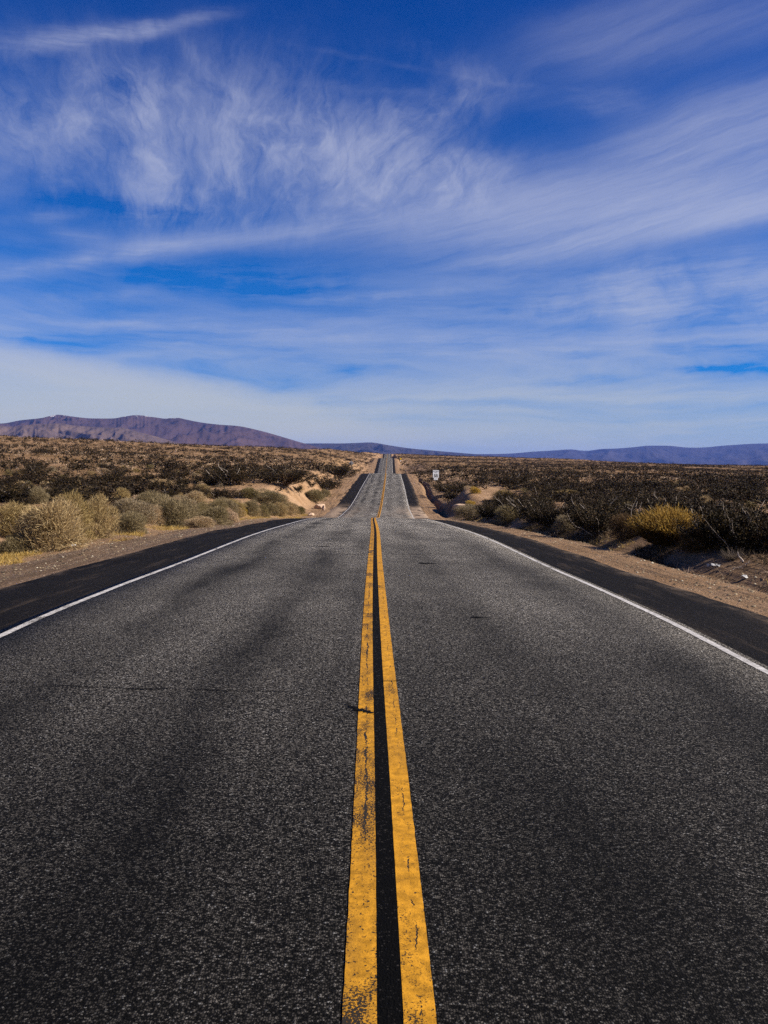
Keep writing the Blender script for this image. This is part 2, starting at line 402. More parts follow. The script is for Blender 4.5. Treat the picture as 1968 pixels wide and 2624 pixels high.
rumble(M['shoulder'])
def paint(name, col, wear, crack_u=None, rumbled=False, crack_w=0.005, dirty=(0.5, 0.5, 0.5)):
    m, N, p, o = material(name)
    uv = uv_of(N); u, v, _ = N.sep(uv)
    n1 = N.noise(uv, 110.0, 4, 0.7, dims='2D'); n2 = N.noise(N.scale_vec(uv, (1.0, 0.35, 1)), 7.0, 5, 0.65, dims='2D')
    n3 = N.noise(uv, 1.1, 3, 0.5, dims='2D')
    thr = N.add(N.mul(N.sub(n2, 0.5), 0.75), N.mul(N.sub(n3, 0.5), 0.6), n1)
    worn = N.mapr(thr, wear, wear + 0.07, 0.0, 1.0)
    if crack_u is not None:
        off = N.add(N.mul(N.sub(N.noise(N.xyz(N.mul(v, 5.0), 2.0 + 31 * crack_u, 0), 1.0, 5, 0.7, dims='2D'), 0.5), 0.05), N.mul(N.sub(N.noise(N.xyz(N.mul(v, 38.0), 7.0, 0), 1.0, 3, 0.6, dims='2D'), 0.5), 0.02))
        a = N.m('ABSOLUTE', N.sub(N.sub(u, crack_u), off))
        w = N.mapr(N.noise(N.xyz(N.mul(v, 2.9), 4.4 + 57 * crack_u, 0), 1.0, 6, 0.75, dims='2D'), 0.36, 0.68, -0.002, crack_w)
        worn = N.m('MAXIMUM', worn, N.mapr(N.sub(w, a), 0.0, 0.0012, 0.0, 1.0))
    pits = N.mul(N.mapr(N.noise(uv, 48.0, 3, 0.6, dims='2D'), 0.655, 0.70), N.mapr(N.noise(uv, 3.0, 3, 0.5, dims='2D'), 0.42, 0.55, 0.25, 1.0))
    worn = N.m('MAXIMUM', worn, pits)
    if rumbled:
        rip = N.m('SINE', N.mul(v, 2 * math.pi / 0.62))
        rz = N.mul(N.mapr(v, 9, 24, 0, 1), N.mapr(rip, 0.25, 0.75, 0, 1), N.mapr(n2, 0.34, 0.5, 0.35, 1.0), 0.75)
        worn = N.m('MAXIMUM', worn, rz)
    shade = N.mix(N.mapr(N.noise(uv, 16.0, 5, 0.7, dims='2D'), 0.3, 0.7), tuple(c * 0.62 for c in col), tuple(min(1, c * 1.16) for c in col))
    grime = N.mapr(N.noise(N.scale_vec(uv, (1.0, 0.25, 1)), 5.0, 6, 0.7, dims='2D'), 0.46, 0.74, 0.0, 0.5)
    shade = N.mix(grime, shade, tuple(c * 0.5 + 0.01 for c in col))
    N.put(p.inputs['Base Color'], N.mix(worn, shade, (0.022, 0.018, 0.014)))
    p.inputs['Roughness'].default_value = 0.7; p.inputs['Specular IOR Level'].default_value = 0.12
    bump(N, p, N.sub(N.mul(n1, 0.6), worn), 0.004, 0.7)
    return m
M['yellow_worn'] = paint('worn_yellow_paint', (0.46, 0.218, 0.015), 0.552, crack_u=-0.088, rumbled=True, crack_w=0.0085)
M['yellow'] = paint('yellow_paint', (0.46, 0.218, 0.015), 0.645, crack_u=0.10)
M['white'] = paint('white_line_paint', (0.46, 0.445, 0.43), 0.585)
M['white_worn'] = paint('scuffed_white_paint', (0.46, 0.45, 0.44), 0.50)
M['tar'] = plain('black_tar', (0.0045, 0.004, 0.004), 0.9, var=0.6, scale=60, spec=0.06)
M['crack'] = plain('open_crack', (0.004, 0.0035, 0.0035), 0.95, var=0.2, scale=40, spec=0.03)

def sand_material():
    m, N, p, o = material('desert_sand')
    pos = N.new('ShaderNodeTexCoord').outputs['Object']
    x, y, z = N.sep(pos)
    au = N.m('ABSOLUTE', x)
    n1 = N.noise(pos, 0.35, 6, 0.6); n2 = N.noise(pos, 3.0, 6, 0.65); n3 = N.noise(pos, 26.0, 5, 0.7)
    c = N.mix(N.mapr(n1, 0.35, 0.65), (0.28, 0.172, 0.096), (0.40, 0.265, 0.165))
    c = N.mix(N.mapr(n2, 0.3, 0.72, 0.0, 0.65), c, (0.29, 0.172, 0.082))
    # straw litter tint away from the verge, in patches
    patch = N.mul(N.mapr(N.noise(pos, 0.16, 4, 0.6), 0.42, 0.58), N.mapr(au, 10, 22))
    c = N.mix(N.mul(patch, 0.8), c, (0.165, 0.100, 0.038))
    c = N.mix(N.mapr(au, 11, 28, 0, 0.45), c, (0.13, 0.074, 0.034))
    # left verge: brown gravel and asphalt millings; right verge: pale blown sand with wheel tracks
    tr = N.noise(N.xyz(N.mul(x, 3.2), N.mul(y, 0.10), 0.0), 1.0, 5, 0.65)
    stones = N.new('ShaderNodeTexVoronoi'); N.put(stones.inputs['Vector'], pos); stones.inputs['Scale'].default_value = 24.0
    sr = N.sep(stones.outputs['Color'])[0]
    grav = N.ramp(sr, [(0.0, (0.030, 0.024, 0.022)), (0.45, (0.075, 0.055, 0.045)), (0.8, (0.20, 0.145, 0.11)), (1.0, (0.34, 0.28, 0.24))])
    lz = N.mul(N.mapr(x, -7.3, -7.0, 0, 1), N.mapr(x, -3.0, -4.0, 0, 1), N.mapr(y, 52, 34, 0, 1))
    lz = N.mul(lz, N.mapr(N.add(tr, N.mul(n2, 0.4)), 0.45, 0.78, 1.0, 0.6))
    c = N.mix(N.m('MINIMUM', lz, 0.95), c, grav)
    dark = N.mul(N.mapr(au, 8.5, 7.0), N.mapr(tr, 0.46, 0.66), 0.8)
    c = N.mix(N.mul(N.mapr(au, 9.5, 8.0), 0.30), c, (0.12, 0.075, 0.045))
    c = N.mix(dark, c, (0.10, 0.066, 0.042))
    c = N.mix(N.mapr(n3, 0.62, 0.8, 0, 0.5), c, (0.13, 0.09, 0.06))
    n4 = N.noise(pos, 9.0, 5, 0.7)
    c = N.mix(N.mapr(n4, 0.55, 0.75, 0, 0.45), c, (0.15, 0.10, 0.06))
    # far valley floor: dry lake tones
    c = N.mix(N.mapr(y, 1600, 3000, 0, 1), c, (0.22, 0.155, 0.125))
    N.put(p.inputs['Base Color'], c); p.inputs['Roughness'].default_value = 0.95; p.inputs['Specular IOR Level'].default_value = 0.1
    h = N.add(N.mul(n2, 0.5), N.mul(n4, 0.30), N.mul(n3, 0.20), N.mul(tr, N.mapr(au, 9.0, 7.0, 0, 0.35)), N.mul(sr, 0.06))
    bump(N, p, h, 0.30, 1.0)
    return m
M['sand'] = sand_material()

def rock_material(name, c0, c1, c2, snow=0.0, scale=1.0):
    m, N, p, o = material(name)
    pos = N.new('ShaderNodeTexCoord').outputs['Object']
    n1 = N.noise(pos, 0.0011 * scale, 7, 0.6); n2 = N.noise(pos, 0.006 * scale, 6, 0.65)
    c = N.mix(N.mapr(n1, 0.35, 0.65), c0, c1)
    c = N.mix(N.mapr(n2, 0.35, 0.75, 0, 0.7), c, c2)
    if snow > 0:
        z = N.sep(pos)[2]
        s = N.mul(N.mapr(N.add(z, N.mul(N.sub(n2, 0.5), 160.0)), snow, snow + 25.0), N.mapr(N.noise(pos, 0.02, 5, 0.7), 0.50, 0.60))
        c = N.mix(s, c, (0.75, 0.76, 0.8))
    N.put(p.inputs['Base Color'], c); p.inputs['Roughness'].default_value = 0.95; p.inputs['Specular IOR Level'].default_value = 0.05
    bump(N, p, N.add(N.mul(n1, 1.0), N.mul(n2, 0.5)), 60.0 / scale, 0.6)
    return m
M['rock_left'] = rock_material('purple_brown_rock', (0.042, 0.027, 0.028), (0.068, 0.042, 0.038), (0.025, 0.017, 0.021), snow=515.0)
M['rock_fore'] = rock_material('tan_foothill', (0.085, 0.060, 0.050), (0.115, 0.080, 0.062), (0.050, 0.036, 0.034), scale=2.0)
M['rock_far'] = rock_material('far_blue_rock', (0.026, 0.024, 0.028), (0.040, 0.033, 0.034), (0.018, 0.017, 0.022))

def leaf_material(name, stops, trans=0.25, rough=0.75, objvar=0.25):
    m, N, p, o = material(name)
    g = N.new('ShaderNodeNewGeometry'); oi = N.new('ShaderNodeObjectInfo')
    c = N.ramp(g.outputs['Random Per Island'], stops)
    k = N.mapr(oi.outputs['Random'], 0, 1, 1 - objvar, 1 + objvar, smooth=False)
    c = N.mix(1.0, c, N.xyz(k, k, N.mul(k, k)), 'MULTIPLY')
    N.put(p.inputs['Base Color'], c); p.inputs['Roughness'].default_value = rough; p.inputs['Specular IOR Level'].default_value = 0.15
    tr = N.new('ShaderNodeBsdfTranslucent'); N.put(tr.inputs[0], c)
    mx = N.new('ShaderNodeMixShader'); mx.inputs[0].default_value = trans
    N.l.new(p.outputs[0], mx.inputs[1]); N.l.new(tr.outputs[0], mx.inputs[2]); N.l.new(mx.outputs[0], o.inputs[0])
    return m
M['sage'] = leaf_material('tan_sage_leaf', [(0, (0.18, 0.115, 0.052)), (0.5, (0.37, 0.265, 0.135)), (1, (0.54, 0.42, 0.25))])
M['salt'] = leaf_material('grey_green_leaf', [(0, (0.09, 0.068, 0.030)), (0.5, (0.205, 0.160, 0.080)), (1, (0.35, 0.28, 0.16))])
M['gold'] = leaf_material('gold_leaf', [(0, (0.26, 0.17, 0.03)), (0.5, (0.42, 0.28, 0.05)), (1, (0.52, 0.38, 0.10))])
M['creo'] = leaf_material('dark_creosote_leaf', [(0, (0.006, 0.0045, 0.002)), (0.6, (0.017, 0.012, 0.005)), (0.88, (0.058, 0.038, 0.015)), (1, (0.12, 0.08, 0.033))], trans=0.15)
M['creo_far'] = leaf_material('far_creosote_leaf', [(0, (0.007, 0.005, 0.003)), (0.7, (0.021, 0.014, 0.006)), (1, (0.07, 0.043, 0.017))], trans=0.1)
M['rabbit_stem'] = leaf_material('brown_green_stem', [(0, (0.04, 0.025, 0.010)), (0.6, (0.11, 0.066, 0.027)), (1, (0.20, 0.13, 0.06))])
M['rabbit_tip'] = leaf_material('glowing_yellow_tip', [(0, (0.19, 0.105, 0.026)), (0.6, (0.39, 0.232, 0.064)), (1, (0.54, 0.37, 0.13))], trans=0.4)
M['twig'] = plain('pale_dead_twig', (0.34, 0.29, 0.25), 0.85, var=0.25, scale=20)
M['bark'] = plain('grey_brown_stem', (0.10, 0.075, 0.055), 0.9, var=0.3, scale=20)
M['straw'] = leaf_material('golden_straw', [(0, (0.26, 0.165, 0.04)), (0.5, (0.44, 0.29, 0.085)), (1, (0.55, 0.41, 0.18))], trans=0.3)

# ------------------------------------------------------------------ the ground: one sheet to the horizon
def build_ground():
    up = np.concatenate([np.arange(0, 4.6, 0.9), np.arange(4.6, 12.5, 0.14), 12.5 + np.cumsum(0.16 * 1.035 ** np.arange(120))])
    k = up[-1]; far = [k]
    step = up[-1] - up[-2]
    while far[-1] < 24000: step *= 1.13; far.append(far[-1] + step)
    up = np.concatenate([up[:-1], far])
    u = np.concatenate([-up[:0:-1], up])
    y = [-30.0]
    while y[-1] < 27000:
        Y = y[-1]
        s = 1.5 if Y < 2 else 0.28 if Y < 45 else 0.45 if Y < 110 else 0.9 if Y < 200 else 2.0 if Y < 420 else 4.5 if Y < 1100 else 0.09 * (Y - 1100) + 10
        y.append(Y + s)
    y = np.array(y)
    U, Y = np.meshgrid(u, y)
    X = U + ROAD_X(np.minimum(Y, 1500)); Z = ground(X, Y)
    V = np.stack([X, Y, Z], -1).reshape(-1, 3)
    o = mesh_obj('ground', V, grid_faces(len(y), len(u)), M['sand'], smooth=True)
    tag(o, kind='structure')
build_ground()

# ------------------------------------------------------------------ the road and its paint
road_y = np.concatenate([np.arange(-8, 110, 0.5), np.arange(110, 260, 1.0), np.arange(260, 1080, 2.0)])
def road_z(u, y): return ROAD_Z(y) - 0.015 * np.minimum(np.abs(u), 3.7) + EYE
def ribbon(name, us, mat, lift=0.0, y=road_y, parent=None, zfun=road_z, skirts=False, wob=None, vseed=0):
    us = np.asarray(us, float)
    Uv, Y = np.meshgrid(us, y)
    Uv = Uv.copy()
    if wob:
        for col, amp in wob: Uv[:, col] += amp * (fbm(y / (0.08 if amp < 0.02 else 1.3), y * 0 + vseed, 71, 3) + 0.6 * fbm(y / 12.0, y * 0 + vseed, 77, 2))
    X = Uv + ROAD_X(Y); Z = zfun(Uv, Y) + lift
    if skirts: Z[:, 0] -= 0.12; Z[:, -1] -= 0.12
    return mesh_obj(name, np.stack([X, Y, Z], -1).reshape(-1, 3), grid_faces(len(y), len(us)), mat, parent, uv=np.stack([Uv, Y], -1).reshape(-1, 2))
paint_y = np.concatenate([np.arange(0.5, 14, 0.03), np.arange(14, 40, 0.12), np.arange(40, 110, 0.5), np.arange(110, 260, 1.0), np.arange(260, 1080, 2.0)])
def build_road():
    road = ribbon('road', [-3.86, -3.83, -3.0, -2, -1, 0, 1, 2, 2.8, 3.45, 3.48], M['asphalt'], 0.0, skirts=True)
    tag(road, kind='structure')
    sh_z = lambda u, y: road_z(u, y) - 0.035 * np.maximum(np.abs(u) - 3.7, 0)
    s1 = ribbon('road_shoulder', [-5.80, -5.70, -4.8, -4.2, -3.84], M['shoulder'], -0.012, zfun=sh_z, wob=[(0, 0.13), (1, 0.13)], vseed=3)
    s2 = ribbon('road_shoulder', [3.46, 3.9, 4.4, 4.86, 4.96], M['shoulder'], -0.012, zfun=sh_z, wob=[(3, 0.10), (4, 0.10)], vseed=9)
    for s, e in ((s1, 0), (s2, -1)):
        me = s.data; n = 5
        co = np.empty(len(me.vertices) * 3, np.float32); me.vertices.foreach_get('co', co); co = co.reshape(-1, n, 3)
        co[:, e, 2] -= 0.10; me.vertices.foreach_set('co', co.ravel()); me.update()
        tag(s, kind='structure')
    ribbon('centre_line', [-0.1445, -0.04], M['yellow_worn'], 0.004, parent=road, y=paint_y, wob=[(0, 0.0022), (1, 0.0012)], vseed=21)
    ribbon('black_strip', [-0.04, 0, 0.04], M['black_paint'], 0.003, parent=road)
    ribbon('centre_line', [0.04, 0.1385], M['yellow'], 0.004, parent=road, y=paint_y, wob=[(0, 0.0012), (1, 0.0022)], vseed=23)
    ribbon('edge_line', [-3.742, -3.660], M['white'], 0.004, parent=road, y=paint_y, wob=[(0, 0.006), (1, 0.006)], vseed=5)
    ribbon('edge_line', [3.295, 3.375], M['white'], 0.004, parent=road, y=paint_y, wob=[(0, 0.006), (1, 0.006)], vseed=6)
    ribbon('cross_line', [-2.9, -2, -1, -0.35], M['white_worn'], 0.005, y=np.arange(182.2, 183.5, 0.3), parent=road)
    # transverse cracks: (distance, from, to, width, slant)
    r = np.random.default_rng(3)
    for yv, u0, u1, w, sl in ((6.08, -2.75, -0.3, 0.013, -0.6), (6.12, -3.6, -2.6, 0.006, 0.1), (10.05, -3.6, -0.2, 0.008, 0.02), (16.9, -3.4, -0.25, 0.022, 0.5), (22.5, -2.9, -0.2, 0.016, 0.3),
                              (30.5, -2.6, -0.3, 0.03, 0.5), (33.5, -1.2, -0.2, 0.02, 0.2), (41.0, -2.8, -0.4, 0.045, 0.6), (6.20, 0.02, 0.20, 0.008, 0.0), (9.6, 0.15, 0.7, 0.006, 0.1),
                              (96.0, 0.9, 2.1, 0.12, 0.0), (104.0, 0.8, 1.7, 0.1, 0.3), (120.0, -2.6, -0.9, 0.12, 0.2), (128.0, -1.9, -1.4, 0.2, 0.2), (150.0, -1.8, -0.4, 0.1, 0.4), (112.0, 3.5, 4.75, 0.14, 0.0), (88.5, -2.4, -0.3, 0.09, 0.1)):
        n = max(8, int((u1 - u0) / 0.05))
        uu = np.linspace(u0, u1, n)
        yy = yv + sl * (uu - u0) / max(u1 - u0, .1) * 0.35 + (0.045 if yv < 40 else 0.12) * fbm(uu / 0.35, uu * 0 + yv, 91, 4)
        ww = 1.5 * w * np.clip(0.55 + 0.9 * fbm(uu / 0.2, uu * 0 + yv + 5, 95, 3), 0.12, 1.4); ww[0] = ww[-1] = 0.001
        P = []
        for s in (-0.5, 0.5):
            Y = yy + s * ww; zz = road_z(uu, Y) - (0.035 * np.maximum(np.abs(uu) - 3.7, 0))
            P.append(np.stack([uu + ROAD_X(Y), Y, zz + 0.0065 - (0.0 if abs(u0) < 3.4 or u0 < 0 else 0.004)], -1))
        V = np.concatenate(P); f = np.stack([np.arange(n - 1), np.arange(1, n), np.arange(n + 1, 2 * n), np.arange(n, 2 * n - 1)], -1)
        mesh_obj('crack', V, f, M['crack'], road)
    # tar spills: an arrow-like smear on the left centre line and a few dull blots
    def blot(pts, name='tar_spot'):
        pts = np.array(pts); Y = pts[:, 1]; V = np.stack([pts[:, 0] + ROAD_X(Y), Y, road_z(pts[:, 0], Y) + 0.0075], -1)
        mesh_obj(name, V, [tuple(range(len(V)))], M['tar'], road)
    smear = lambda P: [(x * 0.78 + 0.03, 5.37 + (y - 6.0) * 0.95) for x, y in P]
    blot(smear([(-0.092, 6.005), (-0.088, 6.03), (-0.115, 6.035), (-0.12, 6.07), (-0.15, 6.06), (-0.19, 6.12), (-0.215, 6.10), (-0.24, 6.16), (-0.29, 6.18), (-0.31, 6.235), (-0.42, 6.30), (-0.30, 6.20), (-0.315, 6.17),
          (-0.25, 6.12), (-0.275, 6.085), (-0.215, 6.075), (-0.235, 6.045), (-0.18, 6.05), (-0.175, 6.02), (-0.14, 6.03), (-0.125, 6.0)]))
    blot([(-0.05, 5.36), (-0.035, 5.355), (-0.005, 5.32), (-0.025, 5.335)])
    for cx, cy, rx, ry in ((0.98, 15.35, 0.16, 0.10), (1.15, 9.0, 0.09, 0.03), (-1.3, 19.3, 0.22, 0.05)):
        a = np.linspace(0, 2 * math.pi, 22, endpoint=False); k = 1 + 0.35 * np.sin(3 * a + cx) + 0.2 * np.sin(7 * a)
        blot(list(zip(cx + rx * k * np.cos(a), cy + ry * k * np.sin(a))))
build_road()

# ------------------------------------------------------------------ mountains: heightfields whose crests follow the ranges
def build_range(name, crest, r0, depth, mat, foot, seed, spur=1.0, cols=800, rows=190, wl=520.0):
    """crest: (azimuth deg, elevation deg above eye level); r0 distance of the crest line; depth of the front slope"""
    az = np.linspace(crest[0][0], crest[-1][0], cols); e = pchip([c[0] for c in crest], [c[1] for c in crest])(az)
    s = np.linspace(-1.0, 0.55, rows)                # -1 foot in front, 0 crest, behind it falls
    A, S = np.meshgrid(np.radians(az), s)
    Rr = r0 + S * depth
    X = Rr * np.tan(A); Y = Rr + 0 * A
    prof = np.where(S < 0, np.clip(1 + S, 0, 1) ** 1.25, np.clip(1 - S * 1.1, 0, 1))
    q = fbm(X / wl * 0.35, Y / wl * 0.35, seed + 40, 3) * 1.3
    ridge = 1 - np.abs(fbm(X / wl + q, Y / (wl * 2.4) + q, seed, 5)) * 2.2
    n2 = 1 - np.abs(fbm(X / (wl * 0.38) + q, Y / (wl * 0.8), seed + 9, 4)) * 2.2
    amp = np.clip((1 + S) * 2.2, 0, 1) * np.clip(-S * 3.5 + 0.25, 0.15, 1) if True else 1
    n3 = 1 - np.abs(fbm(X / (wl * 0.16) + q, Y / (wl * 0.3), seed + 19, 3)) * 2.2
    H = prof + spur * amp * (0.36 * (ridge - 0.55) + 0.10 * (n2 - 0.5) + 0.03 * (n3 - 0.5))
    H = np.clip(H, -0.05, None)
    top = np.tan(np.radians(e))[None, :] * r0 * np.sqrt(1 + np.tan(A[:1]) ** 2) * 0 + np.tan(np.radians(e))[None, :] * r0
    base = foot
    ang = (base + H * (top - base)) / Rr * r0
    k = (top - base) / np.maximum(ang.max(0, keepdims=True) - base, 1.0)
    k = np.where(top - base > 3, k, 1.0)
    Z = base + H * (top - base) * k
    Z = np.where(S <= -0.999, base - 40, Z)
    V = np.stack([X, Y, Z + EYE], -1).reshape(-1, 3)
    o = mesh_obj(name, V, grid_faces(rows, cols), mat, smooth=True)
    tag(o, kind='structure')
    return o
CREST_A = [(-40, 2), (-36, 2.9), (-32, 2.4), (-28.5, 3.1), (-25.68, 2.73), (-24.45, 2.983), (-23.21, 3.169), (-22.22, 3.416), (-21.08, 3.269), (-20.06, 3.186), (-18.73, 3.207), (-18.05, 3.35), (-17.17, 3.463), (-16.17, 3.346), (-15.4, 3.258), (-14.47, 3.305), (-14, 3.213), (-13.06, 3.028), (-11.47, 2.853), (-10.51, 2.801), (-8.9, 2.493), (-7.6, 2.147), (-6.28, 1.768), (-4.3, 1.233), (-2.31, 0.797)]
CREST_B = [(-38, 1.8), (-33, 2.2), (-29, 2.4), (-25.67, 2.565), (-25, 2.51), (-24.04, 2.659), (-23.06, 2.741), (-22.07, 2.79), (-21.07, 2.641), (-20.05, 2.591), (-19.17, 2.539), (-18.21, 2.554), (-17.37, 2.335), (-16.15, 2.022), (-14.6, 1.549), (-13.03, 1.108)]
CREST_C = [(-8.87, 0.671), (-7.58, 1.187), (-6.28, 1.57), (-4.64, 1.626), (-2.99, 1.649), (-2, 1.696), (-1, 1.743), (0.33, 1.563), (1.65, 1.382), (3.31, 1.24), (5.62, 1.073), (7.59, 0.935), (9.53, 0.698)]
CREST_D = [(1.67, 0.653), (3.65, 0.946), (5.62, 1.007), (7.58, 1.035), (8.88, 1.087), (10.49, 1.242), (12.08, 1.365), (13.03, 1.445), (14.13, 1.362), (15.21, 1.51), (16.13, 1.557), (17.35, 1.675), (18.25, 1.789), (19.44, 1.807), (20.9, 1.698), (22.05, 1.749), (22.9, 1.863), (23.73, 1.943), (24.56, 2.023), (25.62, 2.074), (28, 2.1), (31, 1.8), (35, 2.2), (40, 1.7)]

build_range('mountain', CREST_A, 9000.0, 3800.0, M['rock_left'], -70.0, 3, spur=1.0, wl=700.0)
build_range('foothill', CREST_B, 6200.0, 1300.0, M['rock_fore'], -70.0, 14, spur=0.8, wl=420.0)
build_range('mountain', CREST_C, 11500.0, 4200.0, M['rock_far'], -75.0, 27, spur=0.9, wl=900.0)
build_range('mountain', CREST_D, 19000.0, 7500.0, M['rock_far'], -75.0, 39, spur=0.5, wl=1300.0)

# ------------------------------------------------------------------ haze: one box of thin even air around everything
def build_haze():
    x, y0, y1, z0, z1 = 27000, -300.0, 29000.0, -120.0, 740.0
    V = [(-x, y0, z0), (x, y0, z0), (x, y1, z0), (-x, y1, z0), (-x, y0, z1), (x, y0, z1), (x, y1, z1), (-x, y1, z1)]
    Fc = [(0, 3, 2, 1), (4, 5, 6, 7), (0, 1, 5, 4), (1, 2, 6, 5), (2, 3, 7, 6), (3, 0, 4, 7)]
    m = bpy.data.materials.new('haze_air'); m.use_nodes = True; t = m.node_tree; t.nodes.clear()
    v = t.nodes.new('ShaderNodeVolumePrincipled'); o = t.nodes.new('ShaderNodeOutputMaterial')
    v.inputs['Color'].default_value = HAZE_COLOR; v.inputs['Density'].default_value = HAZE_DENSITY; v.inputs['Anisotropy'].default_value = 0.0
    t.links.new(v.outputs[0], o.inputs['Volume'])
    tag(mesh_obj('haze', V, Fc, m), kind='stuff')
HAZE_DENSITY, HAZE_COLOR = 2.4e-5, (0.16, 0.29, 0.88, 1.0)
build_haze()

# ------------------------------------------------------------------ shrubs
def unit(v): return v / np.maximum(np.linalg.norm(v, axis=-1, keepdims=True), 1e-9)
def blades(base, dirn, length, width, r, tip=0.25, bend=0.0):
    """thin tapering quads rooted at base, pointing along dirn"""
    n = len(base); side = unit(np.cross(dirn, unit(r.normal(size=(n, 3)))))
    L = np.broadcast_to(np.asarray(length, float).reshape(-1, 1), (n, 1)); W = np.broadcast_to(np.asarray(width, float).reshape(-1, 1), (n, 1)) * 0.5
    end = base + dirn * L; end[:, 2] -= bend * L[:, 0]
    V = np.stack([base - side * W, base + side * W, end + side * W * tip, end - side * W * tip], 1).reshape(-1, 3)
    return V, np.arange(4 * n).reshape(-1, 4)
def stems(paths, r0, r1):
    """three-sided tapering tubes along polylines (n, k, 3)"""
    n, k, _ = paths.shape
    d = unit(np.gradient(paths, axis=1)); a = unit(np.cross(d, np.array([0.31, 0.77, 0.55]))); b = np.cross(d, a)
    rad = np.linspace(1, 0, k)[None, :, None] * (np.asarray(r0).reshape(-1, 1, 1) - r1) + r1
    ring = np.stack([paths + rad * (a * math.cos(t) + b * math.sin(t)) for t in (0, 2.094, 4.189)], 2)   # n,k,3,3
    V = ring.reshape(-1, 3); F = []
    base = np.arange(n)[:, None] * k * 3 + np.arange(k - 1)[None, :] * 3
    for j in range(3):
        j2 = (j + 1) % 3
        F.append(np.stack([base + j, base + j2, base + j2 + 3, base + j + 3], -1).reshape(-1, 4))
    return V, np.concatenate(F)
def stem_paths(r, n, spread, h0, h1, k=5, curl=0.25, foot=0.08, wig=0.03):
    a = r.uniform(0, 2 * math.pi, n); tilt = spread * np.sqrt(r.uniform(0.02, 1, n)); hh = r.uniform(h0, h1, n)
    d = np.stack([np.cos(a) * np.sin(tilt), np.sin(a) * np.sin(tilt), np.cos(tilt)], -1)
    p0 = np.stack([np.cos(a) * foot * r.uniform(0, 1, n), np.sin(a) * foot * r.uniform(0, 1, n), np.full(n, -0.04)], -1)
    t = np.linspace(0, 1, k)[None, :, None]
    P = p0[:, None] + d[:, None] * t * hh[:, None, None]
    P[..., 2] += curl * (t[..., 0] ** 2 - t[..., 0]) * np.sin(tilt)[:, None] * hh[:, None]
    P = P + np.cumsum(r.normal(size=P.shape) * wig * (t > 0), axis=1)
    return P
def dome_shrub(seed, n, blade=0.10, width=0.014, lumps=13):
    """dense rounded saltbush or sage: many small lumps bristling with fine twigs; unit width and height"""
    r = np.random.default_rng(seed)
    a = r.uniform(0, 2 * math.pi, lumps); q = 0.33 * np.sqrt(r.uniform(0.03, 1, lumps))
    rad = r.uniform(0.15, 0.27, lumps)
    cz = np.clip(0.72 - (q / 0.36) ** 2 * 0.42 + r.uniform(-0.12, 0.12, lumps), 0.16, 0.76)
    C = np.stack([q * np.cos(a), q * np.sin(a), cz], -1)
    a2 = np.linspace(0, 2 * math.pi, 7)[:-1] + r.uniform(0, 1, 6)
    C = np.concatenate([C, np.stack([0.30 * np.cos(a2), 0.30 * np.sin(a2), r.uniform(0.08, 0.22, 6)], -1), [[0, 0, 0.36]]]); rad = np.r_[rad, r.uniform(0.16, 0.24, 6), 0.36]
    w = rad ** 2; i = r.choice(len(C), n, p=w / w.sum())
    d = unit(r.normal(size=(n, 3)) + np.array([0, 0, 0.25]))
    pos = C[i] + d * (rad[i] * (0.45 + 0.55 * r.uniform(0, 1, n) ** 0.5))[:, None] * np.array([1, 1, 1.05])
    pos[:, 2] = np.abs(pos[:, 2]) * 0.98
    bd = unit(d * 0.8 + np.array([0, 0, 0.55]) + 0.55 * r.normal(size=(n, 3)))
    return blades(pos, bd, r.uniform(0.5, 1.3, n) * blade, r.uniform(0.6, 1.3, n) * width, r)
def creosote_leaves(seed, P, n, size=0.032, low=0.35):
    r = np.random.default_rng(seed)
    i = r.integers(0, len(P), n); t = low + (1.02 - low) * r.uniform(0, 1, n) ** 0.75
    k = P.shape[1]; x = np.clip(t, 0, 1) * (k - 1); j = np.clip(x.astype(int), 0, k - 2); f = (x - j)[:, None]
    pos = P[i, j] * (1 - f) + P[i, j + 1] * f
    pos = pos + r.normal(size=(n, 3)) * 0.055 * np.array([1, 1, 0.9])
    pos[:, 2] = np.maximum(pos[:, 2], 0.02)
    d = unit(r.normal(size=(n, 3)) + np.array([0, 0, 0.5]))
    return blades(pos, d, r.uniform(0.7, 1.8, n) * size, r.uniform(0.5, 1.0, n) * size * 0.8, r, tip=0.5)
def join(*parts):
    V, F, I, o = [], [], [], 0
    for k, (v, f) in enumerate(parts):
        V.append(v); F.append(f + o); I.append(np.full(len(f), k)); o += len(v)
    return np.concatenate(V), np.concatenate(F), np.concatenate(I)
PROTO = {}
for k in range(5):
    for kind in ('sage', 'salt', 'gold', 'tanr'):
        if kind in ('gold', 'tanr') and k > 1: continue
        fol = dome_shrub(100 + k * 7 + len(kind), 12500, 0.095 if kind != 'salt' else 0.085, 0.0085)
        mt = {'sage': 'sage', 'salt': 'salt', 'gold': 'gold', 'tanr': 'rabbit_stem'}[kind]
        P = stem_paths(np.random.default_rng(50 + k), 16, 1.0, 0.4, 0.75)
        PROTO[kind, k] = (mesh_data(kind + '_foliage', *fol, [M[mt]]), mesh_data(kind + '_stems', *stems(P, 0.014, 0.004), [M['bark']], smooth=True))
    r = np.random.default_rng(300 + k)
    P = stem_paths(r, 46, 0.95, 0.6, 1.08, curl=0.35, wig=0.022)
    leaves = creosote_leaves(340 + k, P, 6500)
    bare = stem_paths(r, 7, 0.85, 0.75, 1.1, k=7, wig=0.035)
    PROTO['creo', k] = (mesh_data('creosote_foliage', *leaves, [M['creo']]), mesh_data('creosote_stems', *join(stems(P, 0.011, 0.003), stems(bare, 0.012, 0.004))[:2], [M['bark'], M['twig']],
                        mat_idx=np.r_[np.zeros(46 * 4 * 3, int), np.ones(7 * 6 * 3, int)], smooth=True))
